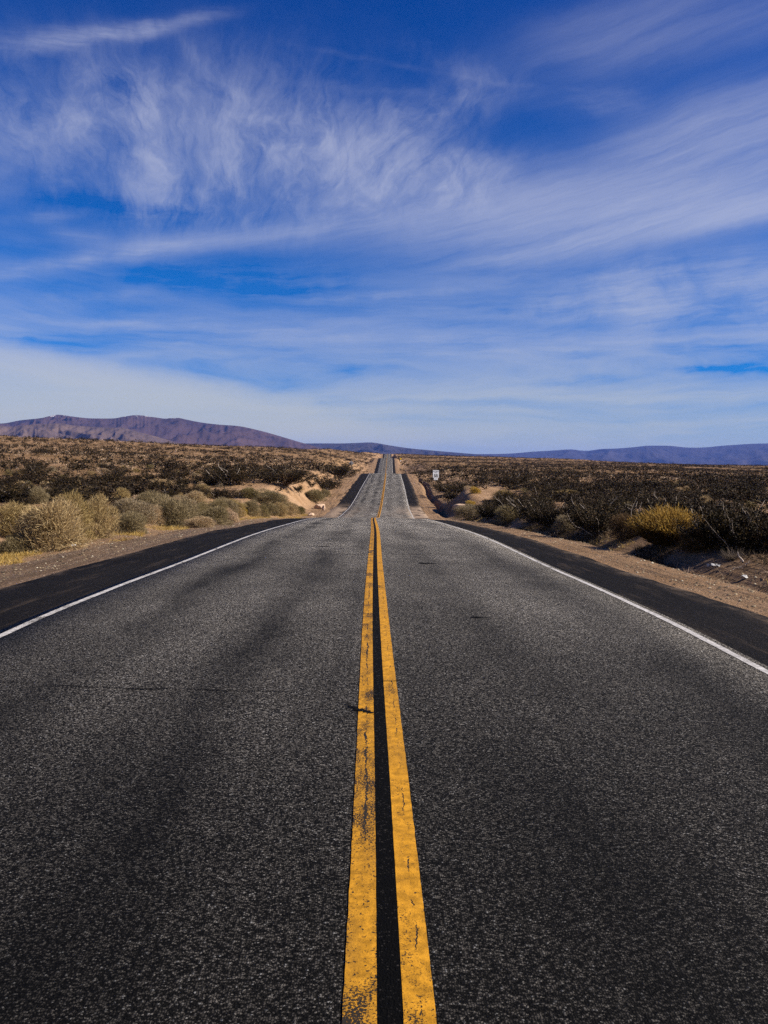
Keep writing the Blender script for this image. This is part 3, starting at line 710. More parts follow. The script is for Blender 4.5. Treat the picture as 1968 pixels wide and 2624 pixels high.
def rabbitbrush():
    r = np.random.default_rng(77); n = 7500
    a = r.uniform(0, 2 * math.pi, n); q = np.sqrt(r.uniform(0, 1, n))
    top = 0.98 - 0.5 * q ** 2 + 0.05 * np.sin(a * 5) + r.normal(size=n) * 0.03
    foot = np.stack([np.cos(a) * q * 0.2, np.sin(a) * q * 0.2, np.zeros(n)], -1)
    end = np.stack([np.cos(a) * q * 0.47, np.sin(a) * q * 0.47, top], -1) * (1 + 0.10 * r.normal(size=(n, 1)).clip(-1.5, 1.5))
    t0 = r.uniform(0.0, 0.6, n)[:, None]
    st = foot + (end - foot) * t0; d = unit(end - foot + r.normal(size=(n, 3)) * 0.08)
    f1 = blades(st, d, r.uniform(0.12, 0.34, n), 0.009, r)
    m = 5200; i = r.integers(0, n, m)
    st2 = end[i] + r.normal(size=(m, 3)) * 0.02 - (end[i] - foot[i]) * r.uniform(0.0, 0.16, m)[:, None]
    f2 = blades(st2, unit(end[i] - foot[i] + r.normal(size=(m, 3)) * 0.22), r.uniform(0.05, 0.13, m), 0.011, r)
    return f1, f2
_f1, _f2 = rabbitbrush()
PROTO['rabbit', 0] = (mesh_data('rabbitbrush_stems', *_f1, [M['rabbit_stem']]), mesh_data('rabbitbrush_tips', *_f2, [M['rabbit_tip']]))
_r = np.random.default_rng(5); _P = stem_paths(_r, 260, 1.15, 0.5, 1.05, k=4, curl=0.2, foot=0.12, wig=0.04)
PROTO['tuft', 0] = (mesh_data('dry_tuft', *stems(_P, 0.010, 0.003), [M['bark']]), None)

NAMES = {'sage': ('sagebrush', 'bush'), 'salt': ('saltbush', 'bush'), 'gold': ('goldenbush', 'bush'), 'tanr': ('dry_bush', 'bush'), 'rabbit': ('rabbitbrush', 'bush'), 'creo': ('creosote_bush', 'bush'), 'tuft': ('dry_tuft', 'dry tuft')}
GROUPS = {'sage': 'tan bushes along the verges', 'salt': 'grey green bushes along the verges', 'gold': 'golden bushes', 'creo': 'dark creosote bushes near the road', 'tanr': 'brown bushes around the yellow one'}
BUSHES = [
    (-10.14, 21.91, 1.05, 0.87, 'sage', 'large tan grey bush behind the small green one at the left photo edge'),
    (-8.54, 18.7, 0.68, 0.45, 'salt', 'small green grey bush low at the roadside in front of the large tan bushes'),
    (-8.03, 19.26, 1.19, 1.25, 'sage', 'largest tan roadside bush, tallest of the pale row left of the road'),
    (-8.38, 21.55, 0.85, 1.28, 'sage', 'tall tan bush pressed against the right of the largest pale roadside bush'),
    (-8.61, 24.05, 0.84, 1.21, 'sage', 'golden brown bush with dark hollows, standing left of the two dark green grey bushes'),
    (-10.01, 29.18, 0.6, 0.47, 'creo', 'low blackish shrub in the gap behind the golden brown roadside bush'),
    (-8.37, 26.28, 0.92, 0.76, 'salt', 'round dark green grey bush jutting toward the road with yellow grass at its foot'),
    (-9.63, 30.76, 1.21, 0.85, 'salt', 'pale grey bush directly behind the round dark green grey one'),
    (-9.16, 31.65, 0.83, 0.67, 'sage', 'small brown bush squeezed between two taller grey green bushes by the road'),
    (-10.94, 37.78, 1.26, 0.91, 'salt', 'dark topped grey bush standing behind the small brown one'),
    (-8.64, 32.52, 1.42, 1.2, 'salt', 'broad grey green bush with shaggy crown on the bank, midway along the roadside row'),
    (-8.69, 33.58, 1.27, 1.22, 'salt', 'grey green bush leaning right beside the broad shaggy one'),
    (-7.19, 31.33, 0.78, 0.45, 'sage', 'low pale tan bush at the road edge below taller ones'),
    (-7.35, 34.95, 1.17, 0.71, 'salt', 'rounded olive bush standing alone on straw at the bend of the shoulder'),
    (-7.61, 40.09, 0.65, 0.51, 'sage', 'small bush touching the right side of the rounded olive bush'),
    (-10.18, 45.2, 0.99, 0.5, 'creo', 'dark low shrub behind the rounded olive bush'),
    (-10.41, 53.13, 1.78, 0.77, 'sage', 'brownish bush behind the rounded olive bush and its small neighbour'),
    (-9.65, 53.94, 0.79, 0.75, 'gold', 'small golden yellow bush in the left roadside row'),
    (-9.43, 56.67, 1.24, 0.99, 'salt', 'grey green bush just right of the small golden one'),
    (-9.6, 63.61, 1.02, 1.0, 'salt', 'dark green bush near the end of the left roadside row'),
    (-10.85, 75.86, 2.54, 1.55, 'salt', 'wide dark olive bush on the low bank behind the end of the roadside row'),
    (-12.86, 75.8, 1.66, 0.89, 'salt', 'flat pale green bush on the sand left of the wide dark olive bush'),
    (-9.96, 71.58, 0.94, 1.15, 'salt', 'narrow green bush second from the end of the roadside row'),
    (-9.48, 73.15, 1.18, 1.12, 'sage', 'pale tan bush close to the bare sand mound'),
    (-9.18, 77.34, 1.47, 1.19, 'sage', 'brown bush at the foot of the bare sand mound'),
    (-8.76, 81.92, 1.08, 0.84, 'salt', 'last small green bush of the roadside row, at the mound corner'),
    (-8.86, 101.51, 2.37, 1.48, 'salt', 'round olive bush on the right shoulder of the bare sand mound'),
    (-8.2, 112.92, 1.08, 1.08, 'salt', 'small round bush beside the sandy verge where the far road climbs'),
    (-12.14, 50.53, 1.11, 0.89, 'creo', 'spiky dark creosote bush on the sandy rise, left of its twin'),
    (-11.71, 56.77, 1.9, 0.99, 'creo', 'spreading dark creosote bush on the sandy rise right of its spiky twin'),
    (-16.49, 87.26, 3.55, 2.34, 'creo', 'biggest dark creosote bush on the left slope, its pale stems showing'),
    (-11.5, 92.57, 4.56, 2.35, 'creo', 'wide dark creosote mass above the bare sand mound'),
    (-8.73, 117.68, 3.26, 2.57, 'creo', 'tall dark bush overhanging the left verge of the far road'),
    (-8.81, 159.29, 3.95, 3.25, 'creo', 'dark bush on the verge just above the tall overhanging one'),
    (-18.61, 86.96, 1.53, 1.08, 'creo', 'small spiky dark shrub left of the biggest creosote bush'),
    (-21.0, 83.04, 1.46, 0.91, 'creo', 'dark rounded shrub behind the low sand ridge'),
    (-13.38, 31.06, 1.88, 0.7, 'creo', 'long black creosote mass right behind the largest tan roadside bush'),
    (-14.04, 29.84, 1.13, 0.82, 'creo', 'brown green creosote bush at the left edge of the photo above the tan bushes'),
    (-15.53, 39.11, 1.03, 0.63, 'creo', 'dark creosote at the right end of the long black mass'),
    (-37.42, 84.89, 1.98, 1.61, 'creo', 'upright dark creosote on the left slope, well clear of others'),
    (-27.9, 82.05, 2.51, 1.49, 'creo', 'dark round creosote bush above the sandy bank and thin stake'),
    (-23.95, 76.77, 2.24, 1.12, 'creo', 'dark creosote bush leaning over the sandy bank right of the thin stake'),
    (-15.82, 43.36, 1.2, 0.51, 'salt', 'grey purple low bush left of the thin stake'),
    (-22.42, 80.17, 2.22, 0.7, 'sage', 'low grey tan bush on the sandy ridge'),
    (-28.61, 81.02, 3.06, 0.47, 'sage', 'low straw coloured bush strip on the slope behind the thin stake'),
    (-12.9, 48.17, 0.92, 0.49, 'creo', 'small dark bush beside the smooth sand hump'),
    (7.25, 65.7, 2.32, 1.12, 'salt', 'olive domed bush at the near end of the right roadside row'),
    (6.76, 51.4, 1.01, 1.15, 'creo', 'leggy half bare bush rising behind the olive domed bush'),
    (6.93, 44.57, 1.23, 0.82, 'salt', 'tan olive bush right of the leggy half bare one'),
    (7.26, 38.76, 1.52, 1.32, 'creo', 'dense black creosote bush next to the tan olive bush on the right verge'),
    (7.27, 34.01, 1.03, 1.07, 'creo', 'dark creosote between the dense black bush and the dim olive bush'),
    (7.27, 31.27, 0.9, 0.68, 'salt', 'dim olive bush in deep shade left of the yellow bush'),
    (7.44, 28.16, 1.21, 1.27, 'creo', 'tall black creosote directly left of the yellow bush'),
    (12.02, 80.24, 1.79, 1.05, 'sage', 'tan dry bush on the bank behind the right roadside row'),
    (8.33, 49.09, 1.29, 0.77, 'creo', 'dark bush with curved pale dead branches behind the right roadside row'),
    (17.86, 78.41, 2.36, 0.93, 'sage', 'broad pale tan bush on the rise behind the black creosotes'),
    (9.95, 86.83, 1.09, 0.77, 'gold', 'bright yellow green bush on the crest of the right sand mound'),
    (8.77, 80.3, 1.01, 0.61, 'gold', 'yellow green bush low on the near flank of the right sand mound'),
    (9.82, 114.84, 3.46, 1.88, 'creo', 'dark bush on the mound between the speed sign and the yellow green bush'),
    (15.42, 121.42, 2.08, 0.96, 'creo', 'dark low bush uphill of the yellow green bush'),
    (15.97, 98.92, 2.73, 1.56, 'creo', 'large dark creosote on the plain right of the sand mound'),
    (17.36, 84.6, 2.0, 1.11, 'creo', 'dark upright creosote near the broad pale tan bush'),
    (7.67, 21.45, 1.5, 0.97, 'rabbit', 'broad bush with a glowing yellow top beside the right shoulder'),
    (7.54, 24.81, 0.71, 0.76, 'tanr', 'dull tan bush touching the left side of the glowing yellow one'),
    (7.66, 19.59, 0.64, 0.51, 'tanr', 'shaded brown bush at the right foot of the glowing yellow one'),
    (7.99, 19.56, 0.88, 0.98, 'creo', 'black creosote thicket immediately right of the glowing yellow bush'),
    (8.4, 18.72, 1.06, 1.29, 'creo', 'tallest black creosote with bare pale limbs, right of the yellow bush'),
    (8.96, 18.5, 1.0, 1.23, 'creo', 'black creosote at the right edge of the photo with pale twigs'),
    (7.3, 27.09, 0.96, 1.27, 'creo', 'dark creosote left of the dull tan bush, speckled with pale twigs'),
    (7.68, 17.5, 0.34, 0.32, 'tuft', 'small dry twiggy tuft on the sand in front of the tallest black creosote'),
    (11.74, 33.66, 1.19, 0.96, 'creo', 'dark creosote behind the glowing yellow bush with a bare upright limb'),
    (13.67, 34.93, 1.42, 0.85, 'creo', 'dark creosote behind the yellow bush on its right'),
]

rb = random.Random(11)
NEAR = []
for i, (x, y, w, h, kind, label) in enumerate(BUSHES):
    nv = len([1 for k in PROTO if k[0] == kind]); fol, st = PROTO[kind, i % nv]
    w, h = (w * 1.32, h * 1.0) if kind == 'creo' else (w * 1.42, h * 1.12) if kind in ('sage', 'salt', 'tanr') else (w * 1.42, h * 0.95) if kind == 'rabbit' else (w * 1.2, h)
    root = empty(NAMES[kind][0], (x, y, float(ground(x, y)) - 0.03), rb.uniform(0, 6.28))
    tag(root, label, NAMES[kind][1], GROUPS.get(kind))
    root.scale = (w, w, h)
    NEAR.append((x, y, w))
    if kind == 'rabbit': parts = (('stems', fol), ('flower_tips', st))
    elif kind == 'tuft': parts = (('twigs', fol),)
    else: parts = (('foliage', fol), ('stems', st))
    for nm, me in parts: link(bpy.data.objects.new(nm, me), root)

# low pale bushes close the gaps in the left roadside row
def left_row():
    r = np.random.default_rng(17); k = 0
    while k < 22:
        y = r.uniform(17, 66); u = -(8.6 + abs(r.normal()) * 1.3) - (0.9 if y < 34 else 0); x = u + float(ROAD_X(y)); w = r.uniform(0.7, 1.25) * (1 + y / 160); h = w * r.uniform(0.55, 0.8)
        if any((x - a) ** 2 + (y - b) ** 2 < (0.28 * (w + c)) ** 2 for a, b, c in NEAR): continue
        NEAR.append((x, y, w)); kind = 'sage' if r.uniform() < 0.6 else 'salt'; fol, st = PROTO[kind, k % 5]
        root = empty('sagebrush', (x, y, float(ground(x, y)) - 0.03), r.uniform(0, 6.28)); root.scale = (w, w, h)
        tag(root, 'low pale bush filling a gap in the roadside row left of the road', 'bush', 'low pale bushes filling the left roadside row')
        for nm, me in (('foliage', fol), ('stems', st)): link(bpy.data.objects.new(nm, me), root)
        k += 1
left_row()

# a thicket of black creosotes fills the right verge behind the named ones
def thicket():
    r = np.random.default_rng(91); k = 0
    while k < 15:
        y = r.uniform(15.5, 62); u = 7.5 + abs(r.normal()) * 2.2; x = u + float(ROAD_X(y)); w = r.uniform(0.9, 1.5); h = w * r.uniform(0.6, 0.9)
        if any((x - a) ** 2 + (y - b) ** 2 < (0.30 * (w + c)) ** 2 for a, b, c in NEAR): continue
        NEAR.append((x, y, w)); fol, st = PROTO['creo', k % 5]
        root = empty('creosote_bush', (x, y, float(ground(x, y)) - 0.03), r.uniform(0, 6.28)); root.scale = (w, w, h)
        tag(root, 'black creosote bush crowded into the shaded thicket along the right verge', 'bush', 'black creosotes in the right verge thicket')
        for nm, me in (('foliage', fol), ('stems', st)): link(bpy.data.objects.new(nm, me), root)
        k += 1
thicket()

# scattered scrub: the largest in view are things, the rest one mass per kind
def low_shrub(seed, n, kind):
    if kind == 'creo':
        r = np.random.default_rng(seed); P = stem_paths(r, 18, 0.95, 0.6, 1.05, curl=0.3, wig=0.03)
        if n > 150:
            return join(creosote_leaves(seed + 1, P, n, 0.075), stems(P, 0.014, 0.004))
        return (*creosote_leaves(seed + 1, P, n, 0.17, low=0.2), None)
    return (*dome_shrub(seed, n, 0.16 if n > 150 else 0.24, 0.035 if n > 150 else 0.11, 9), None)
MID = {(k, j): low_shrub(500 + j * 3 + len(k), 750, k) for k in ('creo', 'sage') for j in range(5)}
MIDME = {}
for (k, j), (v, f, idx) in MID.items():
    MIDME[k, j] = mesh_data(k + '_scrub', v, f, [M['creo_far'], M['bark']] if k == 'creo' else [M['salt'] if j % 2 else M['sage']], mat_idx=idx)
LOW = {(k, j): low_shrub(600 + j * 3 + len(k), 34, k) for k in ('creo', 'sage') for j in range(6)}
def scatter():
    r = np.random.default_rng(21); pts = []
    def tooclose(x, y, rad, cell, grid):
        cx, cy = int(x // cell), int(y // cell)
        for i in range(cx - 1, cx + 2):
            for j in range(cy - 1, cy + 2):
                for (px, py, pr) in grid.get((i, j), ()):
                    if (px - x) ** 2 + (py - y) ** 2 < ((pr + rad) * 0.36) ** 2: return True
        return False
    grid = {}; cell = 4.0
    for (x, y, w) in NEAR: grid.setdefault((int(x // cell), int(y // cell)), []).append((x, y, w))
    N = 135000
    d = np.sqrt(r.uniform(14 ** 2, 1120 ** 2, N)); a = r.uniform(R(-34), R(34), N)
    keep = r.uniform(0, 1, N) < np.clip(420.0 / d, 0.0, 1.0) ** 0.9
    near = r.uniform(0, 1, 12000); dn = 15 + 190 * near ** 0.6; an = r.uniform(R(-34), R(34), 12000)
    d = np.r_[dn, d[keep]]; a = np.r_[an, a[keep]]
    X = d * np.sin(a); Y = d * np.cos(a); U = X - ROAD_X(Y)
    lim = np.where(U < 0, 9.5, 8.2) + np.where(Y < 60, 1.6, 0) - np.where(Y > 120, 1.2, 0)
    dens = vnoise(X / 14.0, Y / 14.0, 61) * 0.6 + vnoise(X / 45.0, Y / 45.0, 62) * 0.4
    sz = r.uniform(0, 1, len(X)); kk = r.uniform(0, 1, len(X)); rr = r.uniform(0, 1, len(X))
    slope_right = U > 0
    for x, y, u, l, dn_, s, k, q in zip(X, Y, U, lim, dens, sz, kk, rr):
        if abs(u) < l: continue
        if dn_ < (0.27 if u < 0 else 0.22) and q < 0.8 and not (abs(u) < 17 and 105 < y < 460): continue
        # leave the bare banks at the wash bare
        if -19 < u < -7 and 62 < y < 92 and q < 0.93: continue
        if 6 < u < 15 and 66 < y < 92 and q < 0.9: continue
        creo = k < (0.60 if u < 0 else 0.72)
        w = (0.7 + 1.5 * s ** 1.6) if creo else (0.4 + 0.75 * s ** 1.5)
        if y < 60: w *= 0.75
        h = w * (0.52 + 0.25 * q) if creo else w * (0.5 + 0.2 * q)
        if tooclose(x, y, w, cell, grid): continue
        grid.setdefault((int(x // cell), int(y // cell)), []).append((x, y, w))
        pts.append((x, y, w, h, 'creo' if creo else 'sage'))
    return pts
PTS = scatter()
def spread():
    inview = lambda p: abs(p[0]) < 0.475 * p[1]
    zsurf = ground(np.array([p[0] for p in PTS]), np.array([p[1] for p in PTS]))
    items = [(p[2] / p[1], p, z) for p, z in zip(PTS, zsurf)]
    r = np.random.default_rng(8)
    for kind, limit, name, cat in (('creo', 255, 'creosote_bush', 'bush'), ('sage', 250, 'sagebrush', 'bush')):
        mine = sorted([t for t in items if t[1][4] == kind], key=lambda t: -t[0])
        chosen = [t for t in mine if inview(t[1])][:limit]
        ids = {id(t) for t in chosen}
        rest = [t for t in mine if id(t) not in ids]
        for i, (_, (x, y, w, h, _k), z) in enumerate(chosen):
            o = bpy.data.objects.new(name, MIDME[kind, i % 5]); link(o)
            o.location = (x, y, z - 0.03); o.rotation_euler = (0, 0, r.uniform(0, 6.28)); o.scale = (w, w * r.uniform(0.85, 1.15), h)
            side = 'left slope' if x < 0 else 'right plain'
            if kind == 'creo': lab, grp = ('dark creosote bush scattered among others on the left slope', 'dark creosote bushes scattered over the left slope') if x < 0 else ('dark creosote bush in the dense scrub on the right plain', 'dark creosote bushes scattered over the right plain')
            else: lab, grp = ('small pale bush among dark creosotes on the left slope', 'small pale bushes scattered over the left slope') if x < 0 else ('small pale bush among dark creosotes on the right plain', 'small pale bushes scattered over the right plain')
            tag(o, lab, cat, grp)
        # the rest: merged into one mass
        byv = {}
        for t in rest: byv.setdefault(int(r.integers(0, 6)), []).append(t)
        Vs, Fs, off = [], [], 0
        for j, ts in byv.items():
            v, f, _ = LOW[kind, j]
            n = len(ts); a = r.uniform(0, 6.28, n); c, s = np.cos(a)[:, None], np.sin(a)[:, None]
            w = np.array([t[1][2] for t in ts])[:, None]; h = np.array([t[1][3] for t in ts])[:, None]
            X = (v[None, :, 0] * c - v[None, :, 1] * s) * w + np.array([t[1][0] for t in ts])[:, None]
            Y = (v[None, :, 0] * s + v[None, :, 1] * c) * w + np.array([t[1][1] for t in ts])[:, None]
            Z = v[None, :, 2] * h + np.array([t[2] for t in ts])[:, None] - 0.03
            Vs.append(np.stack([X, Y, Z], -1).reshape(-1, 3))
            Fs.append((f[None] + (np.arange(n) * len(v))[:, None, None] + off).reshape(-1, 4)); off += n * len(v)
        o = mesh_obj('creosote_scrub' if kind == 'creo' else 'pale_scrub', np.concatenate(Vs), np.concatenate(Fs), M['creo_far'] if kind == 'creo' else M['sage'])
        tag(o, 'far dark scrub covering the hills' if kind == 'creo' else 'far pale low scrub covering the hills', 'scrub', kind='stuff')
        print(kind, len(mine), 'rest', len(rest), 'faces', len(o.data.polygons))
spread()

# dry grass and gravel along the verges
def dry_grass():
    r = np.random.default_rng(31); n = 80000
    y = 14 + 70 * r.uniform(0, 1, n) ** 1.5; u = -(7.3 + np.abs(r.normal(size=n)) * 1.5 + 0.25 * np.sin(y))
    right = r.uniform(0, 1, n) < 0.13; u = np.where(right, 6.9 + np.abs(r.normal(size=n)) * 0.9, u)
    x = u + ROAD_X(y); k = vnoise(x / 0.9, y / 1.6, 71) * 0.6 + vnoise(x / 3, y / 5, 72) * 0.4
    ok = k > np.where(right, 0.62, 0.50); x, y = x[ok], y[ok]; n = len(x)
    base = np.stack([x, y, ground(x, y) - 0.01], -1)
    d = unit(r.normal(size=(n, 3)) * np.array([0.8, 0.8, 0.3]) + np.array([0, 0, 0.8]))
    V, Fc = blades(base, d, r.uniform(0.05, 0.20, n), r.uniform(0.006, 0.016, n), r, bend=0.15)
    tag(mesh_obj('dry_grass', V, Fc, M['straw']), 'golden dry grass along the foot of the roadside bushes', 'grass', kind='stuff')
dry_grass()
def twigs():
    r = np.random.default_rng(35); n = 42000
    y = 12 + 110 * r.uniform(0, 1, n) ** 1.5; s = np.where(r.uniform(0, 1, n) < 0.5, -1, 1); u = s * (np.where(s < 0, 8.0, 6.7) + np.abs(r.normal(size=n)) * 5); x = u + ROAD_X(y)
    ok = vnoise(x / 1.5, y / 2.5, 81) > 0.42; x, y = x[ok], y[ok]; n = len(x)
    d = unit(r.normal(size=(n, 3)) * np.array([1, 1, 0.22]) + np.array([0, 0, 0.12]))
    V, Fc = blades(np.stack([x, y, ground(x, y) + 0.004], -1), d, r.uniform(0.05, 0.30, n), r.uniform(0.006, 0.018, n), r)
    tag(mesh_obj('twig_litter', V, Fc, M['twig_litter']), 'fallen twigs and dead leaves on the sand between the bushes', 'twig litter', kind='stuff')
def shade_brush():  # dark blades added to blacken the shaded ground under the right-hand bushes
    r = np.random.default_rng(37); n = 60000
    y = 13 + 55 * r.uniform(0, 1, n) ** 1.35; u = 6.75 + np.abs(r.normal(size=n)) * 1.3 + 0.25 * np.sin(y * 0.9); x = u + ROAD_X(y)
    ok = (vnoise(x / 0.9, y / 1.6, 85) * 0.6 + vnoise(x / 2.5, y / 4.0, 86) * 0.4 > 0.42) & ~((y < 18.6) & (u < 7.9)); x, y = x[ok], y[ok]; n = len(x)
    d = unit(r.normal(size=(n, 3)) * np.array([1, 1, 0.5]) + np.array([0, 0, 0.55]))
    V, Fc = blades(np.stack([x, y, ground(x, y) - 0.01], -1), d, r.uniform(0.06, 0.24, n), r.uniform(0.006, 0.016, n), r)
    tag(mesh_obj('shade_brush', V, Fc, M['shade_brush']), 'low dark blades added to deepen the shade under the creosotes on the right verge', 'brush', kind='stuff')
M['shade_brush'] = leaf_material('dark_shade_brush', [(0, (0.010, 0.007, 0.004)), (0.75, (0.035, 0.023, 0.012)), (1, (0.11, 0.075, 0.04))], trans=0.0)
shade_brush()
M['twig_litter'] = leaf_material('brown_twig_litter', [(0, (0.03, 0.02, 0.012)), (0.6, (0.10, 0.07, 0.04)), (1, (0.26, 0.19, 0.12))], trans=0.0)
twigs()
def gravel():
    r = np.random.default_rng(33); n = 9000
    y = 9 + 70 * r.uniform(0, 1, n) ** 1.7; left = r.uniform(0, 1, n) < 0.6
    u = np.where(left, -r.uniform(5.75, 8.2, n), r.uniform(5.0, 7.6, n)); x = u + ROAD_X(y)
    s = 0.010 + 0.028 * r.uniform(0, 1, n) ** 3
    oct_v = np.array([[1, 0, 0], [0, 1, 0], [-1, 0, 0], [0, -1, 0], [0, 0, 0.7], [0, 0, -0.6]], float); oct_f = np.array([[0, 1, 4, 4], [1, 2, 4, 4], [2, 3, 4, 4], [3, 0, 4, 4]])
    V = oct_v[None] * s[:, None, None] * r.uniform(0.6, 1.3, (n, 6, 1)); a = r.uniform(0, 6.28, n)[:, None]
    X = V[..., 0] * np.cos(a) - V[..., 1] * np.sin(a) + x[:, None]; Y = V[..., 0] * np.sin(a) + V[..., 1] * np.cos(a) + y[:, None]; Z = V[..., 2] + ground(x, y)[:, None] + s[:, None] * 0.25
    tri = oct_f[:, :3]
    F3 = (tri[None] + (np.arange(n) * 6)[:, None, None]).reshape(-1, 3)
    tag(mesh_obj('gravel', np.stack([X, Y, Z], -1).reshape(-1, 3), F3, M['gravel']), 'loose gravel beside the asphalt shoulders', 'gravel', kind='stuff')
M['gravel'] = leaf_material('gravel_stone', [(0, (0.05, 0.04, 0.035)), (0.5, (0.17, 0.125, 0.095)), (0.9, (0.34, 0.27, 0.21)), (1, (0.55, 0.5, 0.45))], trans=0.0)
gravel()

# ------------------------------------------------------------------ signs, stake, rocks and litter
M['sign_white'] = plain('sign_white_sheeting', (0.80, 0.80, 0.80), 0.45, var=0.04)
M['sign_black'] = plain('sign_black_ink', (0.012, 0.012, 0.013), 0.5)
M['sign_yellow'] = plain('sign_yellow_sheeting', (0.75, 0.48, 0.02), 0.45, var=0.05)
M['alu'] = plain('weathered_aluminium', (0.42, 0.43, 0.45), 0.5, metal=0.3, var=0.1)
M['galv'] = plain('dark_post_steel', (0.13, 0.12, 0.11), 0.6, metal=0.3, var=0.2)
M['wood_post'] = plain('weathered_post_timber', (0.14, 0.10, 0.07), 0.9, var=0.3, scale=12)
M['grey_ink'] = plain('faded_grey_ink', (0.42, 0.43, 0.45), 0.5)
M['rock'] = plain('pale_rock', (0.42, 0.30, 0.215), 0.95, var=0.3, scale=5)
M['litter_white'] = plain('white_litter_plastic', (0.30, 0.30, 0.31), 0.6, var=0.25)
M['litter_dark'] = plain('dark_litter_print', (0.03, 0.03, 0.035), 0.5)
def plate_mesh(outline, thick):
    """flat plate in the XZ plane, front towards -Y"""
    n = len(outline); V = [(x, -thick / 2, z) for x, z in outline] + [(x, thick / 2, z) for x, z in outline]
    F = [tuple(range(n)), tuple(range(2 * n - 1, n - 1, -1))] + [(i, i + n, (i + 1) % n + n, (i + 1) % n) for i in range(n)]
    return V, F
def round_rect(w, h, r, cx=0, cz=0, k=4):
    P = []
    for sx, sz, a0 in ((1, -1, -90), (1, 1, 0), (-1, 1, 90), (-1, -1, 180)):
        for i in range(k + 1):
            a = R(a0 + 90 * i / k); P.append((cx + sx * (w / 2 - r) + r * math.cos(a), cz + sz * (h / 2 - r) + r * math.sin(a)))
    return P
def text_mesh(name, body, height, cx, cz, y, mat, parent, squeeze=1.0, bold=0.0):
    cu = bpy.data.curves.new(name, 'FONT'); cu.body = body; cu.align_x = 'CENTER'; cu.size = 1.0; cu.offset = bold; cu.extrude = 0.0015
    tmp = bpy.data.objects.new('text_source', cu); scene.collection.objects.link(tmp)
    bpy.context.view_layer.update()
    me = bpy.data.meshes.new_from_object(tmp.evaluated_get(bpy.context.evaluated_depsgraph_get()))
    scene.collection.objects.unlink(tmp); bpy.data.objects.remove(tmp); bpy.data.curves.remove(cu)
    co = np.empty(len(me.vertices) * 3, np.float32); me.vertices.foreach_get('co', co); co = co.reshape(-1, 3)
    lo, hi = co.min(0), co.max(0); s = height / (hi[1] - lo[1])
    x = (co[:, 0] - (lo[0] + hi[0]) / 2) * s * squeeze + cx; z = (co[:, 1] - (lo[1] + hi[1]) / 2) * s + cz
    me.vertices.foreach_set('co', np.stack([x, y - co[:, 2], z], -1).astype(np.float32).ravel()); me.update()
    me.materials.clear(); me.materials.append(mat)
    return link(bpy.data.objects.new(name, me), parent)
def box(name, c, s, mat, parent):
    V = [(c[0] + dx * s[0] / 2, c[1] + dy * s[1] / 2, c[2] + dz * s[2] / 2) for dz in (-1, 1) for dx, dy in ((-1, -1), (1, -1), (1, 1), (-1, 1))]
    return mesh_obj(name, V, [(3, 2, 1, 0), (4, 5, 6, 7), (0, 1, 5, 4), (1, 2, 6, 5), (2, 3, 7, 6), (3, 0, 4, 7)], mat, parent)
def bolt(parent, x, y, z, rad=0.014):
    a = np.linspace(0, 2 * math.pi, 9)[:-1]
    V = [(x + rad * math.cos(t), y + dy, z + rad * math.sin(t)) for dy in (-0.008, 0.004) for t in a]
    F = [tuple(range(8)), tuple(range(15, 7, -1))] + [(i, i + 8, (i + 1) % 8 + 8, (i + 1) % 8) for i in range(8)]
    return mesh_obj('bolt', V, F, M['galv'], parent)
def speed_sign():
    x, y = 7.80, 120.0; g = float(ground(x, y)); c = -0.93 + EYE - g       # sign panel centre above the ground
    t = empty('speed_sign', (x, y, g), R(8)); tag(t, 'white speed sign reading MAXIMUM SPEED 55 with a smaller plaque, right of the road', 'road sign')
    box('post', (0, 0.07, (c + 0.5) / 2 - 0.15), (0.09, 0.09, c + 0.8), M['wood_post'], t)
    p = mesh_obj('sign_panel', *plate_mesh(round_rect(0.93, 1.16, 0.05, 0, c), 0.012), M['sign_white'], t)
    ring_o, ring_i = round_rect(0.89, 1.12, 0.045, 0, c), round_rect(0.855, 1.085, 0.035, 0, c); n = len(ring_o)
    mesh_obj('border', [(a, -0.009, b) for a, b in ring_o + ring_i], [(i, (i + 1) % n, (i + 1) % n + n, i + n) for i in range(n)], M['sign_black'], p)
    text_mesh('lettering', 'MAXIMUM', 0.145, 0, c + 0.39, -0.008, M['sign_black'], p, 0.84, 0.022)
    text_mesh('lettering', 'SPEED', 0.145, 0, c + 0.165, -0.008, M['sign_black'], p, 1.0, 0.022)
    text_mesh('numerals', '55', 0.44, 0, c - 0.26, -0.008, M['sign_black'], p, 1.15, 0.05)
    q = mesh_obj('plaque', *plate_mesh(round_rect(0.60, 0.29, 0.03, 0, c - 0.75), 0.012), M['sign_white'], t)
    for k, w in ((0.05, 0.40), (-0.05, 0.36)): box('faded_line', (0, -0.0085, c - 0.75 + k), (w, 0.003, 0.05), M['grey_ink'], q)
    for z in (c + 0.5, c - 0.5): bolt(t, 0, -0.01, z)
speed_sign()
def diamond_outline(side, cz, r=0.06):
    h = side / math.sqrt(2); P = []
    for a in (-90, 0, 90, 180):
        ux, uz = math.cos(R(a)), math.sin(R(a))
        for d in (-40, -20, 0, 20, 40): P.append(((h - r * 1.414) * ux + r * math.cos(R(a + d)), cz + (h - r * 1.414) * uz + r * math.sin(R(a + d))))
    return P
